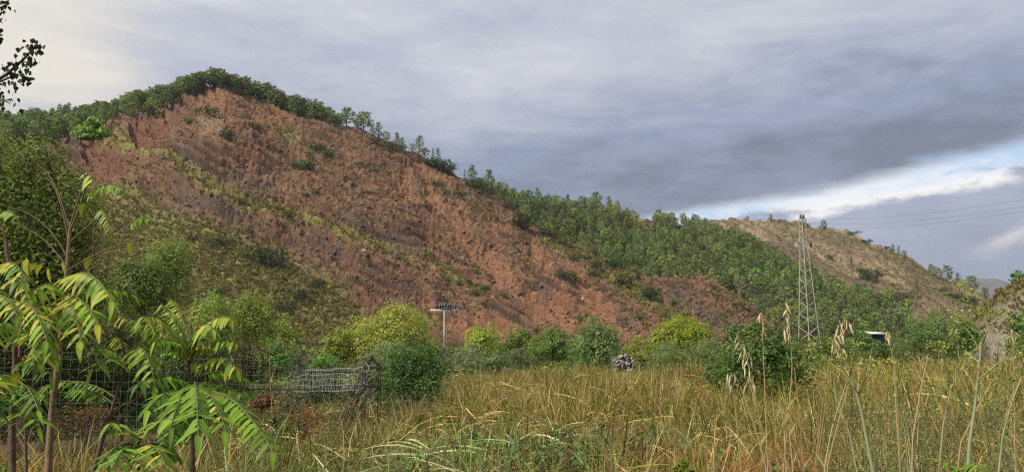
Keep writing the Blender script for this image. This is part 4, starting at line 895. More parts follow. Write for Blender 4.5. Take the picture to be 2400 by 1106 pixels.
    # low scrub on the valley floor between the meadow and the hill
    dk = [A_(.10, .125, .045), A_(.15, .16, .07), A_(.075, .10, .035), A_(.19, .185, .075)]; ps = []
    for q in range(4):
        mb = MB(); k = 260; d = rng.normal(size=(k, 3)); d /= np.linalg.norm(d, axis=1)[:, None]; d[:, 2] = np.abs(d[:, 2])
        mb.leaves(d * rng.uniform(.5, 1, (k, 1)) * A_(1, 1, .8), d + rng.normal(size=(k, 3)) * .5, rng.uniform(.12, .24, k), dk[q] * rng.uniform(.6, 1.35, (k, 1)), rng); ps.append(proto('valley_bush', mb.mesh('valley_bush', M_inst)))
    m_ = 2600; d = np.sqrt(rng.uniform(30 ** 2, 175 ** 2, m_)); px = rng.uniform(-150, 2550, m_); x = (px - CX) / FPX * d; z = gz(x, d); kp = ~((d < 48) & (px > 1040) & (px < 1900)); 
    scatter('valley_scrub', np.stack([x, d, z], -1)[kp], np.stack([0 * d, 0 * d, rng.random(m_) * 6.28], 1)[kp], (rng.uniform(.6, 1.6, m_) ** 1.5 * np.interp(d, [30, 80, 150], [.7, 1.4, 2.0]))[kp], rng.integers(0, 4, m_)[kp], (rng.uniform(.7, 1.7, (m_, 1)) * A_(1.05, 1.1, .85))[kp], ps, 'mixed low green scrub filling the valley floor behind the meadow', 'scrub')
    m_ = 420; d = rng.uniform(15, 30, m_); px = np.where(rng.random(m_) < .7, rng.uniform(-100, 900, m_), rng.uniform(1900, 2500, m_)); d = np.where(px > 1500, d + 14, d + 4); x = (px - CX) / FPX * d; z = gz(x, d)
    scatter('fence_scrub', np.stack([x, d, z], -1), np.stack([0 * d, 0 * d, rng.random(m_) * 6.28], 1), rng.uniform(.35, .85, m_), rng.integers(0, 4, m_), rng.uniform(.5, 1.0, (m_, 1)) * A_(1, 1, 1), ps, 'tangled low scrub behind the wire fence and at the right end of the meadow', 'scrub')
    ps = []
    for q in range(4):
        mb = MB(); k = 60; t = rng.random(k); a = rng.random(k) * 6.28; c_ = np.stack([np.cos(a) * .16 * (1.1 - t), np.sin(a) * .16 * (1.1 - t), .12 + .55 * t], 1)
        mb.leaves(c_, np.stack([np.cos(a), np.sin(a), 0 * a + .9], 1) + rng.normal(size=(k, 3)) * .35, rng.uniform(.04, .085, k), (A_(.085, .16, .045), A_(.14, .21, .05), A_(.065, .115, .045), A_(.19, .12, .05))[q] * rng.uniform(.7, 1.4, (k, 1)), rng, .42)
        for z in range(4): mb.tube([(0, 0, 0), (rng.normal() * .05, rng.normal() * .05, .35), (rng.normal() * .1, rng.normal() * .1, .68)], [.005, .004, .002], 4, (.15, .15, .06), False)
        ps.append(proto('weed', mb.mesh('weed', M_inst)))
    m_ = 900; d = rng.uniform(3.6, 13, m_); px = rng.uniform(560, 2450, m_); x = (px - CX) / FPX * d; z = gz(x, d); kp = fbm(x * .6, d * .6, 3, 220) > .56
    scatter('meadow_weeds', np.stack([x, d, z], -1)[kp], np.stack([rng.normal(size=m_) * .15, rng.normal(size=m_) * .15, rng.random(m_) * 6.28], 1)[kp], (rng.uniform(.7, 1.15, m_) * np.interp(d, [3, 6, 12], [.75, 1.0, 1.2]))[kp], rng.choice([0, 0, 1, 2, 2, 3], m_)[kp], (rng.uniform(.7, 1.3, (m_, 1)) * A_(1, 1, 1))[kp], ps, 'leafy weeds growing among the meadow grass', 'weeds')
    # fine fennel scrub on the right
    fm = []
    for q in range(3):
        mb = MB()
        for b in range(9):
            a = rng.random() * 6.28; e = A_(math.cos(a) * rng.uniform(.05, .35), math.sin(a) * rng.uniform(.05, .35), rng.uniform(.5, 1.0))
            mb.tube([A_(0, 0, 0), e * A_(.3, .3, .5), e], [.006, .005, .003], 3, (.20, .23, .10), False)
            m_ = 46; c = e * rng.uniform(.55, 1.05, (m_, 1)) + rng.normal(size=(m_, 3)) * .075
            mb.leaves(c, rng.normal(size=(m_, 3)), rng.uniform(.008, .022, m_), A_(.28, .29, .09) * rng.uniform(.6, 1.3, (m_, 1)), rng, .45)
        fm.append(proto('fennel_tuft', mb.mesh('fennel_tuft', M_inst)))
    m_ = 230; d = rng.uniform(3.6, 11, m_); px = rng.choice([1960, 2060, 2150, 2235, 2330, 2400], m_) + rng.normal(size=m_) * 42; x = (px - CX) / FPX * d; z = gz(x, d)
    scatter('fennel_scrub', np.stack([x, d, z], -1), np.stack([rng.normal(size=m_) * .1, rng.normal(size=m_) * .1, rng.random(m_) * 6.28], 1), rng.uniform(.7, 1.35, m_) * np.interp(d, [3, 6, 12], [.55, .9, 1.15]), rng.integers(0, 3, m_), rng.uniform(.7, 1.25, (m_, 1)) * A_(1, 1, 1), fm, 'feathery yellow-green fennel scrub on the right of the meadow', 'undergrowth')
meadow()

# ------------------------------------------------------------------ concrete utility pole
def utility_pole():
    D = 95.0; b = P(1041, 884, D); t = P(1041, 727, D); k = D / FPX; H = t[2] - b[2]
    o = thing('utility_pole', tuple(b), 'concrete utility pole with a crossarm of black insulators', 'pole')
    MB().tube([(0, 0, -1), (0, 0, H)], [.235, .165], 12, (.42, .37, .30)).build('shaft', M_conc, o, True)
    bd = MB()
    for f in (.86, .16): bd.tube([(0, 0, H * f), (0, 0, H * f + .10)], .215, 12, (.30, .27, .22))
    bd.build('bands', M_conc, o)
    MB().tube([(.30, -.1, H * .08), (.27, -.1, H * .75)], .035, 6, (.35, .31, .25)).build('conduit', M_steel, o)
    w = 66 * k / 2
    ca = MB().box((-w, -.09, H - .06), (w, .09, H + .12), (.60, .58, .54)); 
    for xx in np.linspace(-w + .1, w - .1, 10): ca.box((xx - .03, -.12, H - .14), (xx + .03, .12, H - .063), (.55, .53, .5))
    ca.build('crossarm', M_conc, o)
    MB().box((-.45, -.16, H + .123), (.95, .16, H + .24), (.07, .07, .07)).build('switch_plate', M_steel, o)
    for dx in (-20, -12, -6, 1, 8, 13, 24):
        x0 = dx * k; q = link('insulator', _ins, o, (x0, 0, H + .24 if -9 < dx < 20 else H + .12)); q.scale = (1, 1, .9 + .2 * random.random())
    return b, t
_im = MB()
for z, r in ((.0, .05), (.12, .17), (.2, .08), (.28, .18), (.36, .09), (.44, .15), (.52, .05)):
    pass
_im.tube([(0, 0, 0), (0, 0, .08), (0, 0, .12), (0, 0, .18), (0, 0, .22), (0, 0, .28), (0, 0, .34), (0, 0, .42), (0, 0, .5), (0, 0, .56)], [.05, .06, .19, .20, .09, .20, .19, .09, .14, .04], 8, (.022, .020, .022))
_im.tube([(0, 0, .55), (0, 0, .62)], [.07, .05], 6, (.5, .5, .48))
_ins = _im.mesh('insulator', M_glass)
random.seed(4)
utility_pole()

# ------------------------------------------------------------------ lattice pylon
def bar(parent, name, a, b, t, mesh):
    a, b = Vector(a), Vector(b); d = b - a
    o = link(name, mesh, parent, tuple((a + b) / 2)); o.rotation_euler = d.to_track_quat('Z', 'Y').to_euler(); o.scale = (t, t, d.length); return o
_b = MB().box((-.5, -.5, -.5), (.5, .5, .5), (.40, .35, .29)); BAR = _b.mesh('steel_bar', M_steel)
_b = MB().box((-.5, -.5, -.5), (.5, .5, .5), (.028, .022, .020)); BAR_D = _b.mesh('dark_bar', M_rust)
def pylon():
    D = 150.0; k = D / FPX; b = P(1897, 800, D); top = P(1874, 514, D); H = top[2] - b[2]
    o = thing('lattice_pylon', tuple(b), 'tall narrow steel lattice pylon in front of the pine forest', 'pylon'); o.rotation_euler = (0, rad(-1.6), rad(24))
    w0, w1 = 1.36, .44; hb = H * .80
    cor = [(-1, -1), (1, -1), (1, 1), (-1, 1)]
    wd = lambda z: w0 + (w1 - w0) * min(z / hb, 1)
    for cx, cy in cor:
        bar(o, 'leg', (cx * w0, cy * w0, -.5), (cx * w1, cy * w1, hb), .16, BAR); bar(o, 'leg', (cx * w1, cy * w1, hb), (cx * w1, cy * w1, H), .15, BAR)
    zs = [0]
    while zs[-1] < H - .6: zs.append(min(zs[-1] + max(1.05, wd(zs[-1]) * 1.05), H))
    for i, (z0, z1) in enumerate(zip(zs[:-1], zs[1:])):
        for q in range(4):
            (ax, ay), (bx, by) = cor[q], cor[(q + 1) % 4]; A, B = wd(z0), wd(z1)
            if (i + q) % 2: bar(o, 'brace', (ax * A, ay * A, z0), (bx * B, by * B, z1), .085, BAR)
            else: bar(o, 'brace', (bx * A, by * A, z0), (ax * B, ay * B, z1), .085, BAR)
    for z in (hb, H * .9, H):
        for q in range(4):
            (ax, ay), (bx, by) = cor[q], cor[(q + 1) % 4]; bar(o, 'ring_bar', (ax * w1, ay * w1, z), (bx * w1, by * w1, z), .10, BAR)
    for s in (-1, 1):
        bar(o, 'cross_arm', (s * w1, -w1, hb), (s * (w1 + 1.35), 0, hb + .15), .10, BAR); bar(o, 'cross_arm', (s * w1, w1, hb), (s * (w1 + 1.35), 0, hb + .15), .10, BAR)
        bar(o, 'cross_arm', (s * w1, 0, hb + 1.3), (s * (w1 + 1.35), 0, hb + .15), .08, BAR)
    for x, z in ((-.35, H + .02), (.35, H + .02)):
        q = link('insulator', _ins, o, (x, 0, z)); q.scale = (1.3, 1.3, 1.6)
    pl = MB(); pl.tube([(-w1 - 1.3, -.05, hb - .35), (-w1 - 1.3, .05, hb - .35)], .42, 16, (.75, .73, .68)); pl.add(np.array([(-w1 - 1.3 + .42 * math.cos(a), -.05, hb - .35 + .42 * math.sin(a)) for a in np.arange(16) * math.pi / 8]), [list(range(16))], (.75, .73, .68))
    pl.build('dish', M_steel, o)
    q = link('insulator', _ins, o, (w1 + 1.35, 0, hb - .75)); q.scale = (1.1, 1.1, 1.5)
    # conductors
    for (sx, sy), (ex, ey), lab in (((1869, 512), (2560, 440), 'uppermost thin power line running right from the pylon top'), ((1893, 524), (2560, 456), 'middle thin power line running right from the pylon'), ((1893, 534), (2560, 467), 'lowest thin power line running right from the pylon')):
        a, e = P(sx, sy, D), P(ex, ey, 82); ts = np.linspace(0, 1, 28); pts = a + (e - a) * ts[:, None]; pts[:, 2] -= 1.2 * 4 * ts * (1 - ts)
        m = MB().tube(pts - a, .013, 4, (.2, .2, .21)); w = m.build('power_line', M_wire, None, False, tuple(a)); tag(w, lab, 'power line', 'power lines of the pylon')
pylon()

# ------------------------------------------------------------------ shed with white roof, dry stone wall remnant
def shed():
    D = 132.0; a = P(2034, 800, D); k = D / FPX; o = thing('shed', tuple(a), 'small dark shed with a pale flat roof among the trees', 'shed')
    w = 42 * k; z = (800 - 783) * k; 
    MB().box((.15, .15, -2), (w - .15, 3.0, z), (.045, .04, .04)).build('wall', M_conc, o)
    r = MB(); v = [(-.1, -.3, z + .003), (w + .1, -.3, z - .14), (w + .1, 3.3, z - .02), (-.1, 3.3, z + .12)]; v += [(x, y, q + .36) for x, y, q in v]
    r.add(v, [(3,2,1,0),(4,5,6,7),(0,1,5,4),(1,2,6,5),(2,3,7,6),(3,0,4,7)], (.72, .69, .60)); r.build('roof', M_conc, o)
    for q in (): MB().box((w * .35 + q, -.02, z - .75), (w * .35 + q + .6, .14, z - .45), (.55, .56, .58)).build('window', M_steel, o)
shed()
def wall():
    D = 66.0; rng = np.random.default_rng(3); a = P(1438, 850, D); k = D / FPX; g = float(gz(a[0], D)); o = thing('stone_wall', (a[0], D, g), 'ruined pale stone wall at the edge of the meadow by the poplar', 'wall')
    ms = [rock_mesh(rng, A_(.36, .34, .31) * rng.uniform(.6, 1.15)).mesh('stone', M_rock) for _ in range(5)]
    zt = P(1460, 826, D)[2] - g
    for row in range(4):
        for x in np.arange(0, 46 * k, .30):
            z = zt - .14 - row * .25 - (.5 * (x < .35) + .3 * (x > 1.1) + .3 * rng.random())
            if rng.random() < .9: 
                q = link('stone', ms[rng.integers(5)], o, (x + rng.normal() * .05 + .1 * (row % 2), rng.normal() * .06, z)); q.scale = tuple(rng.uniform(.13, .34, 3) * A_(1, .8, .62)); q.rotation_euler = tuple(rng.random(3) * 6)
    c = MB(); c.box((-.1, .1, -.5), (46 * k, .5, zt - .35), (.10, .09, .075)); c.build('core', M_rock, o)
wall()

# ------------------------------------------------------------------ wire mesh fence with its lattice post
def fence_panel(name, A, B, zA, zB, hA, spacing, rows, label, colr, rh=.0016, jitter=.01, seed=0, lean=(0, 0)):
    """A,B: (x,y) ends; zA,zB: top heights; verticals and horizontals are separate wires"""
    rng = np.random.default_rng(seed); A, B = A_(*A), A_(*B); L = np.linalg.norm(B - A); o = thing(name, (A[0], A[1], zA - hA), label, 'fence')
    n = int(L / spacing); base = A_(A[0], A[1], zA - hA)
    pt = lambda t, h: A_(*(A + (B - A) * t), zA + (zB - zA) * t - h) + A_(lean[0], lean[1], 0) * h - base
    vm = [MB().tube([(0, 0, 0), (rng.normal() * jitter, rng.normal() * jitter, -hA * .3), (rng.normal() * jitter, rng.normal() * jitter, -hA * .65), (0, 0, -hA)], rh, 4, colr, False).mesh('upright_wire', M_wire) for _ in range(5)]
    for i in range(n + 1):
        t = i / n; q = link('upright_wire', vm[rng.integers(5)], o, tuple(pt(t, -.02 * rng.random()))); q.rotation_euler = (rng.normal() * .012, rng.normal() * .015, rng.random() * 6.28)
    for h in rows:
        ts = np.linspace(0, 1, 26); pts = np.array([pt(t, h + .012 * math.sin(t * 17 + h * 9) + rng.normal() * .003) for t in ts])
        MB().tube(pts, rh * (1.5 if h in rows[:1] else 1.1), 4, colr, False).build('strand_wire', M_wire, o)
    return o
def fence():
    zc = lambda px, py, D: P(px, py, D)
    a, b = zc(-60, 812, 10.6), zc(862, 852, 15.3)
    fence_panel('wire_fence', a[:2], b[:2], a[2], b[2], 1.75, .118, [.03, .13, .27, .42, .58, .75, .93, 1.12, 1.32, 1.54], 'sagging wire mesh fence crossing behind the saplings', (.30, .285, .265), .0022, .010, 1)
    c, d = zc(684, 868, 17.6), zc(862, 858, 15.5)
    fence_panel('wire_fence', c[:2], d[:2], c[2], d[2], .48, .072, [.02, .12, .22, .34, .46], 'crumpled bright wire mesh doubled up beside the lattice fence post', (.60, .60, .58), .0032, .024, 2, (.04, 0))
    # rods
    for (p0, p1, lab) in (((560, 862, 13.6), (866, 873, 15.2), 'upper dark rod laced through the fence'), ((480, 906, 13.1), (760, 912, 14.6), 'middle dark rod laced through the fence'), ((600, 1031, 13.9), (872, 1033, 15.2), 'lowest dark rod at the foot of the fence')):
        A, B = zc(*p0), zc(*p1); m = MB().tube([A - A, (B - A) * .5 + A_(0, 0, -.02), B - A], .0085, 6, (.05, .045, .042)); tag(m.build('fence_rod', M_rust, None, False, tuple(A)), lab, 'rod')
    # lattice post: four chords, zigzag lacing, pyramid cap
    D = 15.3; k = D / FPX; bt = zc(868, 1062, D); o = thing('lattice_fence_post', tuple(bt), 'dark rusty lattice fence post with a pyramid cap', 'post')
    H = (1062 - 868) * k; w = 18 * k; cor = [(-w, -w), (w, -w), (w, w), (-w, w)]
    for x, y in cor: bar(o, 'chord', (x, y, -.15), (x, y, H), .014, BAR_D)
    zs = np.linspace(0, H, 7)
    for q in range(4):
        (ax, ay), (bx, by) = cor[q], cor[(q + 1) % 4]
        for i in range(6): bar(o, 'lacing', (ax, ay, zs[i]) if i % 2 else (bx, by, zs[i]), (bx, by, zs[i + 1]) if i % 2 else (ax, ay, zs[i + 1]), .008, BAR_D)
        for z in (H * .78, H): bar(o, 'tie', (ax, ay, z), (bx, by, z), .012, BAR_D)
        bar(o, 'cap_rod', (ax, ay, H), (0, 0, H + .19), .014, BAR_D)
    MB().tube([(0, 0, H + .13), (0, 0, H + .21), (0, 0, H + .24)], [.012, .03, .012], 8, (.03, .025, .022)).build('finial', M_rust, o)
    bar(o, 'cross_rod', (-w * 1.4, -w * 1.1, H), (w * 2.0, -w * 1.1, H + .005), .018, BAR_D)
    bar(o, 'cross_rod', (-w * 1.4, -w * 1.12, H * .80), (w * 1.6, -w * 1.12, H * .80), .016, BAR_D)
    # bundle of bent wires leaning down to the left
    rng = np.random.default_rng(8); o2 = thing('wire_bundle', tuple(zc(745, 1100, 13.0)), 'bundle of dark bent wires slanting from the post down to the grass', 'wire bundle'); b0 = zc(745, 1100, 13.0)
    for i in range(15):
        s = zc(862 + rng.normal() * 10, 895 + rng.normal() * 14, 15.1); e = zc(738 + rng.normal() * 16, 1098 + rng.normal() * 20, 13.2 + rng.normal() * .2); ts = np.linspace(0, 1, 9)
        pts = s + (e - s) * ts[:, None]; ph = rng.random() * 6; pts[:, 0] += .05 * np.sin(ts * 7 + ph) * np.sin(ts * 3.1) + .07 * np.sin(ts * 3.14); pts[:, 2] += .05 * np.sin(ts * 6 + ph) + .06 * np.sin(ts * 3.14)
        MB().tube(pts - b0, .0075 if i % 3 else .005, 5, (.045, .036, .03)).build('bent_wire', M_rust, o2)
    o3 = thing('wire_tangle', tuple(zc(862, 905, 15.1)), 'tangle of loose pale and dark wire knotted round the post top', 'wire'); b0 = zc(862, 905, 15.1)
    for i in range(16):
        s = b0 + rng.normal(size=3) * A_(.14, .08, .18); ts = np.linspace(0, 1, 10); ph = rng.random(3) * 6; r = rng.uniform(.03, .11)
        pts = s + np.stack([r * np.sin(ts * 5 + ph[0]), r * .5 * np.sin(ts * 4 + ph[1]), r * 1.3 * np.sin(ts * 4.4 + ph[2])], 1)
        MB().tube(pts - b0, .0045, 4, (.05, .04, .035) if i % 3 else (.55, .54, .5)).build('loose_wire', M_rust, o3)
fence()

# ------------------------------------------------------------------ tree-of-heaven saplings
def leaflet_mesh(rng, col, pale):
    """pointed leaflet along +X, unit length, folded on the midrib and curling down"""
    n = 7; t = np.linspace(0, 1, n); w = .122 * np.sin(np.pi * np.clip(t, 0, 1) ** .62) ** .85 * (1 - .25 * t) + .004; curl = rng.uniform(.10, .34); z = -curl * t ** 2
    sw = rng.normal() * .05; yv = sw * np.sin(t * 3); V, C, F = [], [], []
    for i in range(n):
        V += [(t[i], yv[i] - w[i], z[i] - w[i] * .12 + .012 * math.sin(i * 2.1)), (t[i], yv[i], z[i] + w[i] * -.38), (t[i], yv[i] + w[i], z[i] - w[i] * .12 - .012 * math.sin(i * 1.7))]
        e = 1 + .10 * math.sin(i * 1.9); C += [col * e, pale, col * e * .95]
    for i in range(n - 1): F += [(3 * i, 3 * i + 3, 3 * i + 4, 3 * i + 1), (3 * i + 1, 3 * i + 4, 3 * i + 5, 3 * i + 2)]
    mb = MB(); mb.add(V, F, np.array(C)); return mb.mesh('leaflet', M_sap, True)
M_sap = mat_leaf('sapling_leaf', .36, .5, .30, .25, False, .0)
rl = np.random.default_rng(31)
LF = {'g': [leaflet_mesh(rl, A_(.135, .265, .018) * f, A_(.19, .32, .03)) for f in (.75, 1, 1.2, .9)], 'p': [leaflet_mesh(rl, A_(.25, .36, .035) * f, A_(.31, .41, .06)) for f in (.9, 1, 1.15)],
      'y': [leaflet_mesh(rl, A_(.40, .41, .03) * f, A_(.42, .42, .06)) for f in (.9, 1.05)], 'd': [leaflet_mesh(rl, A_(.07, .16, .02) * f, A_(.11, .21, .03)) for f in (.9, 1.1)]}
def frond(parent, base, s, e, n, L, cols, arch=.12, hang=.6, spread=1.0):
    """compound leaf from s to e (world); leaflets in pairs, hanging; cols: string of colour keys"""
    s, e = np.asarray(s), np.asarray(e); ln = np.linalg.norm(e - s); ts = np.linspace(0, 1, 12)
    mid = (s + e) / 2 + A_(0, 0, arch * ln * 2); C = lambda t: (1 - t) ** 2 * s + 2 * t * (1 - t) * mid + t * t * e
    pts = np.array([C(t) for t in ts]); rc = MB().tube(pts - s, np.linspace(.0032, .0012, 12), 5, (.20, .17, .07)).build('compound_leaf', M_sap, parent, True, tuple(s - base))
    n = int(n * 1.5)
    for i in range(n):
        t = .16 + .82 * i / max(n - 1, 1); p = C(t); d = C(min(t + .02, 1.02)) - C(t - .02); d /= np.linalg.norm(d)
        side = np.cross(d, A_(0, 0, 1)); sn = np.linalg.norm(side); side = side / sn if sn > .15 else A_(1, 0, 0)
        upv = np.cross(side, d)
        for sg in ((-1, 1) if i < n - 1 else (0,)):
            x = (side * sg * spread + d * (.42 if sg else 1.0) + A_(0, 0, -1) * hang * .85 * rl.uniform(.5, 1.5) + rl.normal(size=3) * .17); x /= np.linalg.norm(x)
            zup = A_(0, -.25, 1) + upv * .4; y = np.cross(zup, x); y /= np.linalg.norm(y); z = np.cross(x, y)
            m = LF[cols[rl.integers(len(cols))]]; o = link('leaflet', m[rl.integers(len(m))], rc); sc = L * rl.uniform(.8, 1.12) * (1 - .35 * abs(t - .45))
            R = Matrix(((x[0], y[0], z[0]), (x[1], y[1], z[1]), (x[2], y[2], z[2]))).to_4x4()
            o.matrix_local = Matrix.Translation(Vector(p - s)) @ R @ Matrix.Diagonal((sc, sc * rl.uniform(.85, 1.2), sc, 1))
def single_leaf(parent, base, px, py, D, L, col):
    m = LF[col]; o = link('leaflet', m[rl.integers(len(m))], parent); x = A_(rl.normal() * .2, rl.normal() * .15, -1); x /= np.linalg.norm(x); zup = A_(rl.normal() * .4, -1, .1); y = np.cross(zup, x); y /= np.linalg.norm(y); z = np.cross(x, y)
    R = Matrix(((x[0], y[0], z[0]), (x[1], y[1], z[1]), (x[2], y[2], z[2]))).to_4x4()
    o.matrix_local = Matrix.Translation(Vector(P(px, py, D) - base)) @ R @ Matrix.Diagonal((L, L * 1.7, L, 1))
def sapling(D, trunk, r0, label, twigs, fronds, singles=(), bark=(.115, .075, .05)):
    """trunk: pixel points bottom to top at depth D; twigs: (points, r, dD); fronds: (x0,y0,x1,y1,dD0,dD1,n,L_px,cols,arch,hang)"""
    b = P(*trunk[0], D); g = float(gz(b[0], D)); base = A_(b[0], D, g); o = thing('tree_of_heaven_sapling', tuple(base), label, 'sapling', 'saplings growing by the fence')
    pts = [A_(b[0], D, g - .1)] + [P(x, y, D) for x, y in trunk]; pts = np.array(pts); 
    # smooth the trunk polyline
    tt = np.linspace(0, len(pts) - 1, 4 * len(pts)); pts = np.stack([np.interp(tt, np.arange(len(pts)), pts[:, i]) for i in range(3)], 1)
    rr = np.linspace(r0 * .78, r0 * .28, len(pts)); MB().tube(pts - base, rr * (1 + .06 * np.sin(np.arange(len(pts)) * 1.9)), 10, bark).build('trunk', M_bark, o, True)
    for q in twigs:
        pp, r, dd = q; n = len(pp); ps = np.array([P(x, y, D + dd * i / (n - 1)) for i, (x, y) in enumerate(pp)]); tt = np.linspace(0, n - 1, 5 * n)
        if n > 2:
            co = [np.polyfit(np.arange(n), ps[:, i], min(2, n - 1)) for i in range(3)]; ps2 = np.stack([np.polyval(c, tt) for c in co], 1)
        else: ps2 = np.stack([np.interp(tt, np.arange(n), ps[:, i]) for i in range(3)], 1)
        MB().tube(ps2 - base, np.linspace(r * .62, r * .25, len(ps2)), 6, (.15, .10, .065)).build('branch', M_bark, o, True)
    for x0, y0, x1, y1, d0, d1, n, Lp, cols, arch, hang in fronds:
        frond(o, base, P(x0, y0, D + d0), P(x1, y1, D + d1), n, .64 * Lp * D / FPX, cols, arch, hang)
    for x, y, dd, Lp, c in singles: single_leaf(o, base, x, y, D + dd, Lp * D / FPX, c)
    return o
def saplings():
    # tall bare-stemmed one
    sapling(2.75, [(113, 1110), (122, 960), (138, 830), (152, 700), (160, 590), (166, 520)], .018, 'tallest sapling with a slim brown trunk and nearly bare top', [
        ([(164, 540), (190, 480), (200, 430), (196, 405)], .007, -.05), ([(160, 560), (140, 470), (120, 430), (100, 420)], .005, .1), ([(164, 570), (210, 520), (250, 500), (300, 450)], .005, -.1), ([(158, 620), (215, 580), (290, 525), (370, 460)], .005, .1), ([(156, 640), (200, 600), (300, 575), (372, 548)], .005, -.1),
        ([(154, 680), (230, 620), (300, 590)], .005, .15), ([(154, 600), (120, 540), (60, 500), (0, 480)], .004, .1), ([(160, 530), (115, 410), (60, 385)], .0035, .15), ([(152, 620), (100, 560), (30, 520)], .004, .15), ([(150, 660), (180, 645), (250, 640), (310, 615)], .003, .1),
        ([(216, 610), (218, 560), (216, 540)], .004, 0), ([(155, 690), (190, 650), (222, 605)], .007, -.05), ([(166, 525), (192, 440), (205, 400)], .005, .0), ([(150, 720), (100, 680), (20, 605)], .005, -.1)],
        [(196, 470, 292, 444, 0, -.1, 11, 46, 'ggp', .16, 1.5), (226, 505, 258, 548, 0, -.15, 8, 44, 'gyp', .2, 1.3), (300, 532, 352, 512, .1, .1, 8, 46, 'gp', .2, 1.3), (200, 405, 222, 440, 0, -.1, 3, 60, 'yp', .1, 1.0),
         (150, 665, 262, 705, 0, -.35, 10, 95, 'ygp', .12, 1.0), (150, 672, 40, 720, 0, -.3, 9, 85, 'ggy', .12, .9), (148, 690, 230, 760, 0, -.45, 8, 85, 'gpy', .05, .9), (146, 740, 30, 790, 0, -.3, 9, 80, 'gy', .1, 1.0), (148, 760, 250, 730, 0, .2, 8, 66, 'gd', .1, .8),
         (140, 830, 40, 850, 0, -.2, 9, 70, 'gy', .15, 1.1), (150, 690, 190, 800, 0, -.5, 9, 84, 'ygp', .05, .8), (148, 720, 90, 850, 0, -.5, 9, 80, 'gy', .06, .8), (148, 700, 330, 700, 0, .2, 10, 54, 'gd', .15, 1.2)],
        [(210, 600, 0, 40, 'y'), (305, 566, .1, 36, 'y'), (84, 615, -.1, 46, 'y'), (112, 628, -.1, 36, 'y'), (52, 648, .1, 28, 'p'), (62, 605, -.1, 40, 'y'), (145, 614, 0, 28, 'p'), (98, 618, -.1, 30, 'y'), (140, 790, -.2, 50, 'y'), (250, 560, 0, 26, 'g'), (262, 548, 0, 22, 'y'), (196, 476, -.1, 34, 'p')], (.22, .15, .09))
    sapling(2.45, [(30, 1112), (28, 960), (36, 830), (30, 700), (18, 600), (14, 560)], .0145, 'sapling at the left edge with drooping yellow-green fronds', [([(14, 600), (8, 540), (-10, 500)], .006, 0), ([(30, 700), (60, 720), (80, 820)], .004, .1), ([(44, 870), (48, 780), (60, 700)], .012, .1), ([(32, 760), (50, 700), (52, 620)], .005, .1)],
        [(-5, 512, 42, 515, 0, -.1, 7, 46, 'gp', .15, 1.0), (-8, 640, 62, 660, 0, -.2, 8, 70, 'gpy', .15, .8), (20, 690, -60, 720, 0, -.3, 8, 80, 'g', .1, .8), (28, 720, 110, 800, 0, -.4, 9, 80, 'gy', .1, .9), (30, 760, -50, 820, 0, -.3, 8, 84, 'gy', .1, .9), (34, 860, 120, 880, 0, -.1, 8, 70, 'gd', .15, .9), (34, 880, -40, 920, 0, -.4, 8, 90, 'gy', .05, .6),
         (30, 990, 92, 1000, 0, -.3, 5, 90, 'g', .1, .5), (26, 800, 130, 840, 0, -.2, 9, 80, 'gyp', .15, .8), (24, 740, 120, 720, 0, .1, 8, 70, 'py', .15, .9), (34, 930, -30, 980, 0, -.3, 7, 86, 'gd', .1, .6), (36, 900, 90, 960, 0, -.4, 7, 80, 'dg', .05, .8), (20, 660, 70, 700, 0, -.2, 7, 66, 'yg', .1, 1.0), (-40, 1080, 20, 1100, -.4, -.4, 5, 70, 'yg', .1, .5), (-20, 700, 40, 740, -.1, -.3, 8, 76, 'yg', .1, .9)],
        [(60, 940, -.2, 56, 'y'), (44, 870, -.2, 50, 'y')], (.13, .085, .06))
    sapling(2.75, [(218, 1112), (240, 1030), (262, 960), (284, 890), (300, 845)], .0125, 'leaning dark-stemmed sapling between the tall one and the bushy one', [([(298, 850), (285, 800), (272, 770)], .006, -.1), ([(284, 890), (330, 860), (395, 850)], .005, .0), ([(264, 960), (330, 930), (400, 900)], .005, -.1), ([(298, 850), (312, 825), (325, 800)], .006, 0)],
        [(296, 850, 222, 815, 0, -.1, 7, 66, 'pgy', .15, .9), (292, 852, 215, 862, 0, -.25, 5, 80, 'pg', .1, .5), (305, 840, 365, 910, 0, -.4, 9, 80, 'pg', .15, .9), (300, 830, 268, 790, 0, .1, 7, 60, 'py', .1, .9), (308, 820, 385, 800, 0, .2, 10, 66, 'gd', .12, 1.1), (310, 850, 385, 850, 0, -.1, 8, 74, 'gp', .18, 1.2), (270, 950, 160, 915, 0, .1, 10, 60, 'gd', .1, .9), (276, 935, 90, 910, .15, .25, 11, 58, 'gd', .12, .8)], (), (.11, .075, .05))
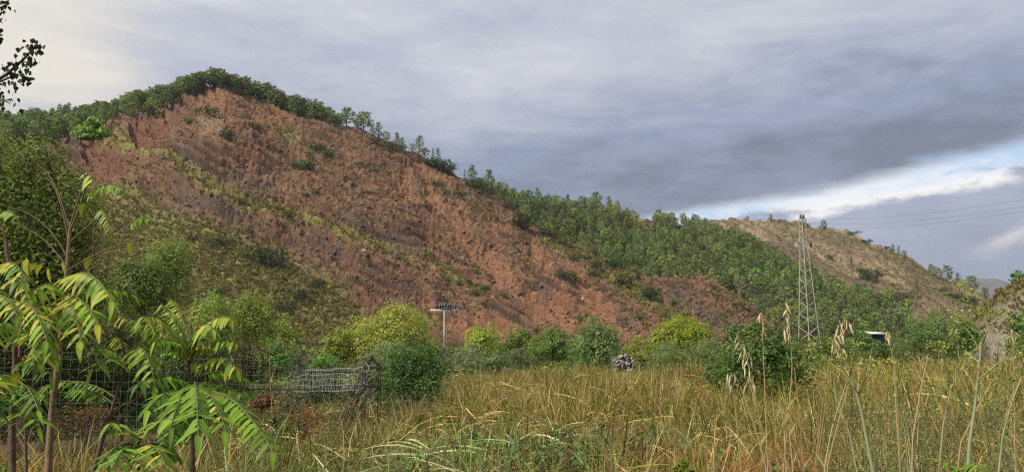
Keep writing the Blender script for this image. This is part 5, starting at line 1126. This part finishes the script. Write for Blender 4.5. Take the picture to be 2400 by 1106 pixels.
    sapling(2.55, [(452, 1112), (452, 1020), (446, 920), (442, 850), (440, 815)], .0115, 'bushy sapling with many long green fronds right of the leaning one', [([(442, 840), (450, 800), (470, 775)], .005, -.1), ([(442, 840), (420, 790), (396, 760)], .005, .1), ([(446, 900), (480, 870), (520, 845)], .005, -.1), ([(446, 930), (520, 930), (545, 900)], .004, -.1)],
        [(446, 830, 545, 748, 0, -.1, 9, 66, 'pgy', .22, 1.1), (446, 835, 562, 806, 0, -.05, 10, 54, 'gp', .15, 1.0), (442, 820, 378, 712, 0, -.2, 10, 66, 'gpp', .1, 1.0), (440, 826, 330, 742, 0, -.3, 10, 74, 'pgy', .12, 1.1), (444, 800, 400, 700, 0, .1, 8, 60, 'yp', .1, .9), (440, 840, 300, 760, .1, .1, 10, 60, 'gp', .15, 1.1), (444, 790, 462, 700, .1, .2, 8, 48, 'gp', .15, .9),
         (450, 880, 560, 868, 0, -.15, 9, 64, 'gy', .2, 1.1), (456, 895, 464, 1018, -.1, -.55, 12, 90, 'gggd', .06, .5), (452, 905, 570, 930, 0, -.1, 11, 58, 'gd', .12, .9), (460, 920, 640, 1058, -.1, -.5, 15, 84, 'gggd', .10, .55), (446, 900, 320, 900, 0, -.2, 11, 80, 'gd', .12, .8), (448, 930, 345, 960, 0, -.35, 10, 84, 'gdg', .1, .7), (454, 950, 600, 920, 0, .15, 11, 56, 'gd', .1, .9),
         (440, 960, 380, 1050, 0, -.4, 8, 84, 'gd', .05, .6), (470, 880, 585, 890, .1, .2, 10, 50, 'gd', .12, 1.0), (448, 850, 500, 770, 0, -.3, 10, 66, 'gpy', .15, 1.1), (444, 830, 360, 800, .05, -.1, 10, 66, 'ggp', .14, 1.2), (448, 900, 400, 1000, 0, -.5, 10, 88, 'gg', .05, .6), (450, 915, 530, 1010, 0, -.5, 10, 84, 'ggy', .08, .6),
         (446, 860, 250, 740, .1, .15, 12, 56, 'gpy', .12, 1.2), (448, 940, 590, 985, 0, -.3, 12, 70, 'gd', .1, .8), (445, 845, 480, 700, 0, .1, 9, 54, 'py', .12, 1.0)],
        [(540, 858, -.1, 38, 'y'), (560, 862, 0, 34, 'y'), (458, 848, -.1, 28, 'y')], (.13, .085, .06))
    sapling(2.2, [(326, 1112), (324, 1078), (322, 1050)], .009, 'short sapling with green fronds low in the grass', [([(322, 1060), (310, 1020), (300, 1000)], .004, 0)],
        [(322, 1040, 255, 990, 0, -.1, 6, 84, 'gyg', .15, .6), (322, 1045, 236, 1085, 0, -.15, 6, 84, 'gd', .15, .7), (324, 1040, 410, 985, 0, -.1, 7, 84, 'gp', .15, .6), (326, 1045, 420, 1068, 0, .1, 8, 76, 'gd', .15, .7), (322, 1050, 330, 1100, 0, -.25, 5, 80, 'gp', .05, .5), (320, 1060, 262, 1098, 0, -.3, 6, 80, 'gd', .1, .5), (326, 1060, 392, 1100, 0, -.3, 6, 80, 'gy', .1, .5)], (), (.10, .065, .045))
    sapling(2.6, [(62, 1112), (60, 1030), (56, 960)], .0085, 'thin short stem between the left edge sapling and the tall one', [], [(56, 965, 110, 930, 0, -.1, 6, 56, 'gd', .2, .9)], (), (.12, .08, .06))
    sapling(1.75, [(2268, 1170), (2262, 1130), (2255, 1112)], .006, 'sapling shoot peeking in at the bottom right', [], [(2262, 1118, 2205, 1078, 0, 0, 5, 70, 'gp', .1, .2), (2262, 1118, 2300, 1100, 0, -.1, 4, 60, 'g', .2, .5)])
    sapling(1.75, [(2050, 1170), (2052, 1130), (2055, 1114)], .005, 'tiny sapling tip at the bottom edge beside the thick fennel stem', [], [(2055, 1116, 2085, 1098, 0, 0, 3, 50, 'g', .1, .2)])
    sapling(2.3, [(1400, 1170), (1398, 1140), (1396, 1118)], .004, 'small green shoot at the bottom edge of the meadow', [], [(1396, 1120, 1370, 1102, 0, 0, 3, 50, 'g', .1, .3)]) if False else None
    sapling(4.6, [(1002, 1090), (1003, 1060), (1004, 1042)], .004, 'pale fresh green shoot low in the meadow below the fence post', [], [(1004, 1044, 1030, 1030, 0, -.1, 2, 34, 'g', .2, .4), (1004, 1044, 976, 1034, 0, .1, 2, 34, 'g', .2, .4)]) 
    sapling(4.4, [(1130, 1100), (1134, 1070), (1140, 1050)], .004, 'bright green bramble shoot low in the middle of the meadow', [], [(1140, 1050, 1176, 1040, 0, -.1, 2, 36, 'gd', .2, .4), (1138, 1056, 1104, 1046, 0, .1, 2, 34, 'g', .2, .4)])
saplings()

# ------------------------------------------------------------------ poplar branch entering at the upper left
def poplar_branch():
    rng = np.random.default_rng(12); D = 9.0; b = P(-330, 1000, D); g = float(gz(b[0], D)); base = A_(b[0], D, g)
    o = thing('poplar_tree', tuple(base), 'dark-leaved poplar whose branches reach in at the upper left', 'tree')
    tr = [A_(b[0], D, g - .2), P(-325, 700, D), P(-310, 300, D), P(-300, -100, D)]; MB().tube(np.array(tr) - base, [.17, .14, .10, .05], 10, (.12, .10, .08)).build('trunk', M_bark, o, True)
    lm = []
    for q in range(5):
        c = A_(.030, .042, .018) * rng.uniform(.8, 1.5); v = [(0, 0, 0), (.30, .42, .03), (.55, .34, -.02), (1, 0, -.12), (.55, -.34, -.02), (.30, -.42, .03), (.5, 0, -.06)]
        mb = MB(); mb.add(v, [(0, 6, 1), (1, 6, 2), (2, 6, 3), (3, 6, 4), (4, 6, 5), (5, 6, 0)], c); lm.append(mb.mesh('leaf', M_leaf))
    def br(pts, r, n, sp, L=13):
        ps = np.array([P(x, y, D + d) for x, y, d in pts]); tt = np.linspace(0, len(ps) - 1, 20); ps = np.stack([np.interp(tt, np.arange(len(pts)), ps[:, i]) for i in range(3)], 1)
        MB().tube(ps - base, np.linspace(r, r * .25, 20), 6, (.07, .055, .045)).build('branch', M_bark, o, True)
        for i in range(n):
            t = rng.random() ** .8; p = ps[int(t * 19)] + rng.normal(size=3) * sp * A_(1, .8, 1) * (1.15 - .7 * t)
            q = link('leaf', lm[rng.integers(5)], o, tuple(p - base)); s = L / FPX * D * rng.uniform(.7, 1.25); q.scale = (s, s, s)
            q.rotation_euler = (rng.normal() * .7 + .4, rng.uniform(.4, 1.8), rng.random() * 6.28)
    br([(-300, 330, 0), (-120, 240, 0), (10, 180, 0), (60, 135, -.1), (88, 104, -.1)], .03, 130, .11)
    br([(-120, 240, 0), (-20, 200, .1), (40, 175, .1), (74, 185, .1)], .018, 70, .09); br([(-200, 290, 0), (-60, 240, -.2), (10, 235, -.2), (22, 243, -.2)], .02, 60, .12)
    br([(-305, 120, 0), (-120, 60, 0), (-20, 30, 0), (22, 8, 0)], .03, 80, .11); br([(-120, 60, 0), (-30, 70, .1), (4, 90, .1)], .02, 45, .07)
poplar_branch()

# ------------------------------------------------------------------ wild oats, dry stalks and fennel in the right foreground
def oats():
    rng = np.random.default_rng(14); sp = []
    for q in range(4):
        n = 6; t = np.linspace(0, 1, n); w = .095 * np.sin(np.pi * t ** .8) ** .8 + .006; V, F = [], []
        for i in range(n):
            for a in range(5): V.append((w[i] * math.cos(a * 1.257) * (1 + .1 * rng.normal()), w[i] * .6 * math.sin(a * 1.257), -t[i]))
        for i in range(n - 1):
            for a in range(5): F.append((i * 5 + a, i * 5 + (a + 1) % 5, i * 5 + 5 + (a + 1) % 5, i * 5 + 5 + a))
        mb = MB(); mb.add(V, F, A_(.66, .56, .33) * rng.uniform(.85, 1.15)); mb.tube([(0, 0, -.9), (.06, 0, -1.25)], [.012, .004], 3, (.45, .36, .2)); sp.append(mb.mesh('spikelet', M_straw, True))
    def oat(D, stem, spk, label, L=26):
        b = P(*stem[0], D); g = float(gz(b[0], D)); base = A_(b[0], D, g); o = thing('wild_oat', tuple(base), label, 'wild oat', 'wild oats in the right foreground')
        pts = np.array([A_(b[0], D, g - .05)] + [P(x, y, D) for x, y in stem]); tt = np.linspace(0, len(pts) - 1, 24); pts = np.stack([np.interp(tt, np.arange(len(pts)), pts[:, i]) for i in range(3)], 1)
        MB().tube(pts - base, np.linspace(.0027, .0009, 24), 5, (.47, .37, .18)).build('stem', M_straw, o, True)
        pd = MB()
        for x, y in spk:
            p = P(x, y - 6, D + rng.normal() * .02); i = int(np.argmin(np.linalg.norm(pts - (p + A_(0, 0, .02)), axis=1))); s = pts[max(i - 1, 0)]; pd.tube(np.array([s, (s + p) / 2 + A_(0, 0, .012), p]) - base, .0007, 3, (.5, .41, .22), False)
            q = link('spikelet', sp[rng.integers(4)], o, tuple(p - base)); l = L / FPX * D * rng.uniform(.85, 1.25); q.scale = (l, l, l); q.rotation_euler = (rng.normal() * .25, rng.normal() * .28 - .12, rng.random() * 6.28)
        pd.build('pedicels', M_straw, o)
    oat(2.2, [(1808, 1110), (1780, 980), (1760, 880), (1745, 830), (1725, 785)], [(1726, 795), (1733, 806), (1740, 815), (1738, 830), (1748, 826), (1742, 846), (1752, 850), (1760, 842), (1746, 866), (1757, 872), (1763, 885), (1752, 890), (1766, 905), (1748, 905), (1740, 858)], 'wild oat with a long full panicle leaning left over the dark bush')
    oat(2.3, [(1738, 1112), (1724, 960), (1712, 880)], [(1706, 880), (1712, 885), (1718, 882), (1724, 890), (1708, 896), (1716, 904)], 'shorter wild oat left of the full panicle')
    oat(2.3, [(1835, 1112), (1850, 960), (1857, 860), (1850, 760), (1840, 706)], [(1841, 716), (1845, 730), (1848, 742), (1840, 748), (1854, 760), (1846, 772), (1838, 778), (1850, 786)], 'tall thin wild oat standing in front of the pine forest left of the pylon')
    oat(2.2, [(1934, 1112), (1962, 1000), (1990, 900), (1972, 840), (1952, 800), (1965, 765), (1985, 750)], [(1990, 762), (1984, 757), (1976, 760), (1970, 766), (1964, 774), (1982, 778), (1972, 784), (1962, 790), (1956, 800), (1976, 796), (1966, 806), (1952, 812), (1974, 820), (1962, 826)], 'wild oat with a drooping panicle right of the pylon foot')
    oat(2.6, [(2110, 1112), (2100, 950), (2095, 850), (2080, 775)], [(2078, 782), (2084, 786), (2088, 794), (2080, 796)], 'small wild oat in front of the shed', 22)
    oat(3.0, [(2380, 1112), (2376, 900), (2374, 770)], [(2370, 776), (2378, 782), (2372, 790), (2382, 796)], 'small wild oat by the bank at the right edge', 22)
    oat(2.5, [(1800, 1112), (1792, 900), (1786, 740)], [(1780, 742), (1784, 738), (1790, 770), (1786, 776)], 'sparse wild oat with few spikelets above the dark bush', 22)
oats()
def stalks():
    rng = np.random.default_rng(15)
    for D, pts, r, c, lab in [
            (2.3, [(1692, 1112), (1640, 900), (1636, 880)], .0, 0, None),
            (2.2, [(1800, 1112), (1770, 1000), (1735, 905)], .0035, 0, 'pale straw stalk slanting left below the full oat panicle'), (2.3, [(1843, 1112), (1838, 1000), (1828, 930)], .003, 0, 'upright straw stalk left of the bundle of three'), (2.25, [(1908, 1112), (1922, 1000), (1930, 930)], .0036, 1, 'thick golden stalk, left of the crossing pair'),
            (2.3, [(1912, 1112), (1926, 1010), (1936, 940), (1938, 900)], .003, 1, 'thin golden stalk behind the thick golden one'), (2.2, [(1930, 1112), (1950, 1000), (1986, 890)], .0034, 2, 'pale green stalk slanting right across the meadow'), (2.3, [(1885, 1112), (1876, 1000), (1862, 860)], .003, 1, 'reddish straw stalk near the dark bush'),
            (2.5, [(1860, 1112), (1845, 960), (1836, 940)], .0028, 0, 'bent straw stalk under the thin oat'), (5.2, [(560, 1060), (640, 930), (645, 800), (628, 802)], .005, 0, None), (6.0, [(912, 1075), (898, 1030), (862, 930)], .006, 0, 'pale broad reed stalk leaning left below the fence post'),
            (8.0, [(1080, 1010), (1088, 930), (1086, 900)], .006, 2, 'green-yellow reed standing upright right of the fence post'), (13.3, [(640, 1000), (634, 900), (630, 800)], .010, 1, 'dry brown upright stalk at the fence between the vines'), (3.2, [(2110, 1100), (2105, 960), (2096, 830)], .004, 1, 'tawny upright reed in the reed clump'), (3.4, [(2135, 1050), (2160, 900), (2175, 830)], .004, 0, 'pale reed leaning right in the reed clump'), (3.3, [(2240, 1060), (2320, 900), (2345, 870)], .0045, 1, 'tawny reed leaning far right in front of the bank')]:
        if lab is None: continue
        b = P(*pts[0], D); ps = np.array([P(x, y, D) for x, y in pts]); g = float(gz(b[0], D)); ps = np.concatenate([[A_(b[0], D, min(g, b[2] - .02))], ps]); tt = np.linspace(0, len(ps) - 1, 14); q = np.stack([np.interp(tt, np.arange(len(ps)), ps[:, i]) for i in range(3)], 1)
        col = [A_(.50, .40, .21), A_(.42, .28, .11), A_(.38, .40, .18)][c]
        o = thing('dry_stalk', tuple(ps[0]), lab, 'stalk'); MB().tube(q - ps[0], np.linspace(r, r * .35, 14), 6, col).build('stem', M_straw, o, True)
        lf = MB(); 
        for i in range(3):
            s = q[5 + 2 * i] - ps[0]; dr = A_(rng.choice([-1, 1]) * .35, rng.normal() * .3, .9); L = .05 * D / 2.3; t = np.linspace(0, 1, 5)[:, None]; c_ = s + dr * L * t + A_(0, 0, -.12) * L * t ** 2; w = .003 * D / 2.3 * (1 - t ** 2) + .0004
            V = np.concatenate([c_ - A_(0, 1, 0) * w * .3 - A_(0, 0, 1) * w, c_ + A_(0, 1, 0) * w * .3 + A_(0, 0, 1) * w]); lf.add(V, [(k, k + 1, k + 6, k + 5) for k in range(4)], col)
        tag(lf.build('blades', M_straw, o), 'thin dry blades on the stalk', None, None, 'stuff')
stalks()
def fennels():
    rng = np.random.default_rng(16)
    def fen(D, stem, r, brs, label, c=A_(.34, .37, .20)):
        b = P(*stem[0], D); g = float(gz(b[0], D)); base = A_(b[0], D, g); o = thing('fennel', tuple(base), label, 'fennel', 'fennel plants in the right foreground'); ps = np.array([A_(b[0], D, g - .05)] + [P(x, y, D) for x, y in stem]); tt = np.linspace(0, len(ps) - 1, 24); q = np.stack([np.interp(tt, np.arange(len(ps)), ps[:, i]) for i in range(3)], 1)
        MB().tube(q - base, np.linspace(r, r * .45, 24), 8, c).build('stem', M_straw, o, True)
        for pts in brs:
            pp = np.array([P(x, y, D + rng.normal() * .05) for x, y in pts]); n = len(pp); t2 = np.linspace(0, n - 1, 12); bb = np.stack([np.interp(t2, np.arange(n), pp[:, i]) for i in range(3)], 1)
            MB().tube(bb - base, np.linspace(r * .38, r * .15, 12), 5, c * A_(1.1, 1.1, .6)).build('branch', M_straw, o, True)
            um = MB(); e = bb[-1]; d = bb[-1] - bb[-4]; d /= np.linalg.norm(d)
            for k in range(11):
                v = d + rng.normal(size=3) * .55; v /= np.linalg.norm(v); tip = e + v * rng.uniform(.018, .036) * D / 2.4; um.tube(np.array([e, tip]) - base, .0006, 3, (.30, .33, .10), False)
                m_ = 7; um.leaves(tip - base + rng.normal(size=(m_, 3)) * .0042 * D / 2.4, rng.normal(size=(m_, 3)), rng.uniform(.004, .009, m_) * D / 2.4, A_(.40, .42, .10) * rng.uniform(.6, 1.2, (m_, 1)), rng, .7)
            m_ = 40; i = rng.integers(2, 12, m_); um.leaves(bb[np.minimum(i, 11)] - base + rng.normal(size=(m_, 3)) * .016, rng.normal(size=(m_, 3)), rng.uniform(.006, .018, m_), A_(.33, .36, .08) * rng.uniform(.6, 1.2, (m_, 1)), rng, .3)
            um.build('umbel', M_straw, o)
    fen(2.2, [(2048, 1112), (2035, 1050), (2022, 980), (2008, 920), (1990, 880)], .0062, [[(1990, 880), (1970, 840), (1958, 815)], [(2000, 905), (1975, 870), (1945, 850)], [(2010, 930), (2030, 880), (2040, 850)], [(1990, 880), (2000, 850), (2004, 820)]], 'pale green thick fennel stem leaning left in the foreground')
    fen(2.3, [(2268, 1112), (2272, 1040), (2284, 960), (2292, 890), (2300, 800)], .0062, [[(2300, 810), (2316, 770), (2330, 745), (2300, 735)], [(2300, 830), (2280, 790), (2255, 760), (2245, 735)], [(2292, 890), (2340, 850), (2370, 830)], [(2296, 850), (2260, 820), (2235, 790)], [(2285, 950), (2330, 900), (2360, 890)], [(2330, 745), (2290, 725), (2268, 700), (2262, 680)], [(2320, 760), (2350, 740), (2345, 735)]], 'tall fennel with crooked yellow-green top in front of the bank')
    fen(2.5, [(2200, 1112), (2210, 1000), (2230, 900)], .004, [[(2230, 900), (2215, 850), (2200, 820)], [(2228, 910), (2250, 870), (2262, 850)], [(2214, 980), (2190, 930), (2180, 905)]], 'thin fennel between the reed clump and the tall fennel')
    fen(2.6, [(2340, 1112), (2350, 1020), (2372, 940), (2396, 880)], .004, [[(2372, 940), (2350, 900), (2340, 880)], [(2396, 880), (2400, 850), (2396, 830)], [(2360, 990), (2390, 960), (2410, 940)]], 'thin fennel at the right edge')
    fen(2.6, [(2010, 1112), (1990, 1010), (1960, 930), (1930, 860)], .0032, [[(1930, 860), (1915, 830), (1905, 810)], [(1945, 900), (1960, 860), (1966, 840)], [(1940, 880), (1900, 860), (1890, 850)]], 'slender fennel beside the big dark bush')
    fen(2.9, [(2130, 1112), (2120, 1000), (2090, 930)], .0032, [[(2090, 930), (2070, 890), (2060, 870)], [(2100, 950), (2120, 900), (2125, 880)], [(2090, 930), (2096, 890), (2090, 860)]], 'slender fennel in front of the reed clump')
fennels()

# ------------------------------------------------------------------ air
def haze():
    mb = MB().box((-4200, -300, -10), (4800, 6900, 330)); m = bpy.data.materials.new('haze'); m.use_nodes = True; m.node_tree.nodes.clear(); N = NT(m.node_tree)
    v = N.n('ShaderNodeVolumePrincipled'); v.inputs['Color'].default_value = (.80, .87, 1.0, 1); v.inputs['Density'].default_value = .0001; v.inputs['Anisotropy'].default_value = .2
    o = N.n('ShaderNodeOutputMaterial'); m.node_tree.links.new(v.outputs[0], o.inputs['Volume'])
    tag(mb.build('haze', m), 'thin blue haze in the valley air', None, None, 'stuff')
haze()
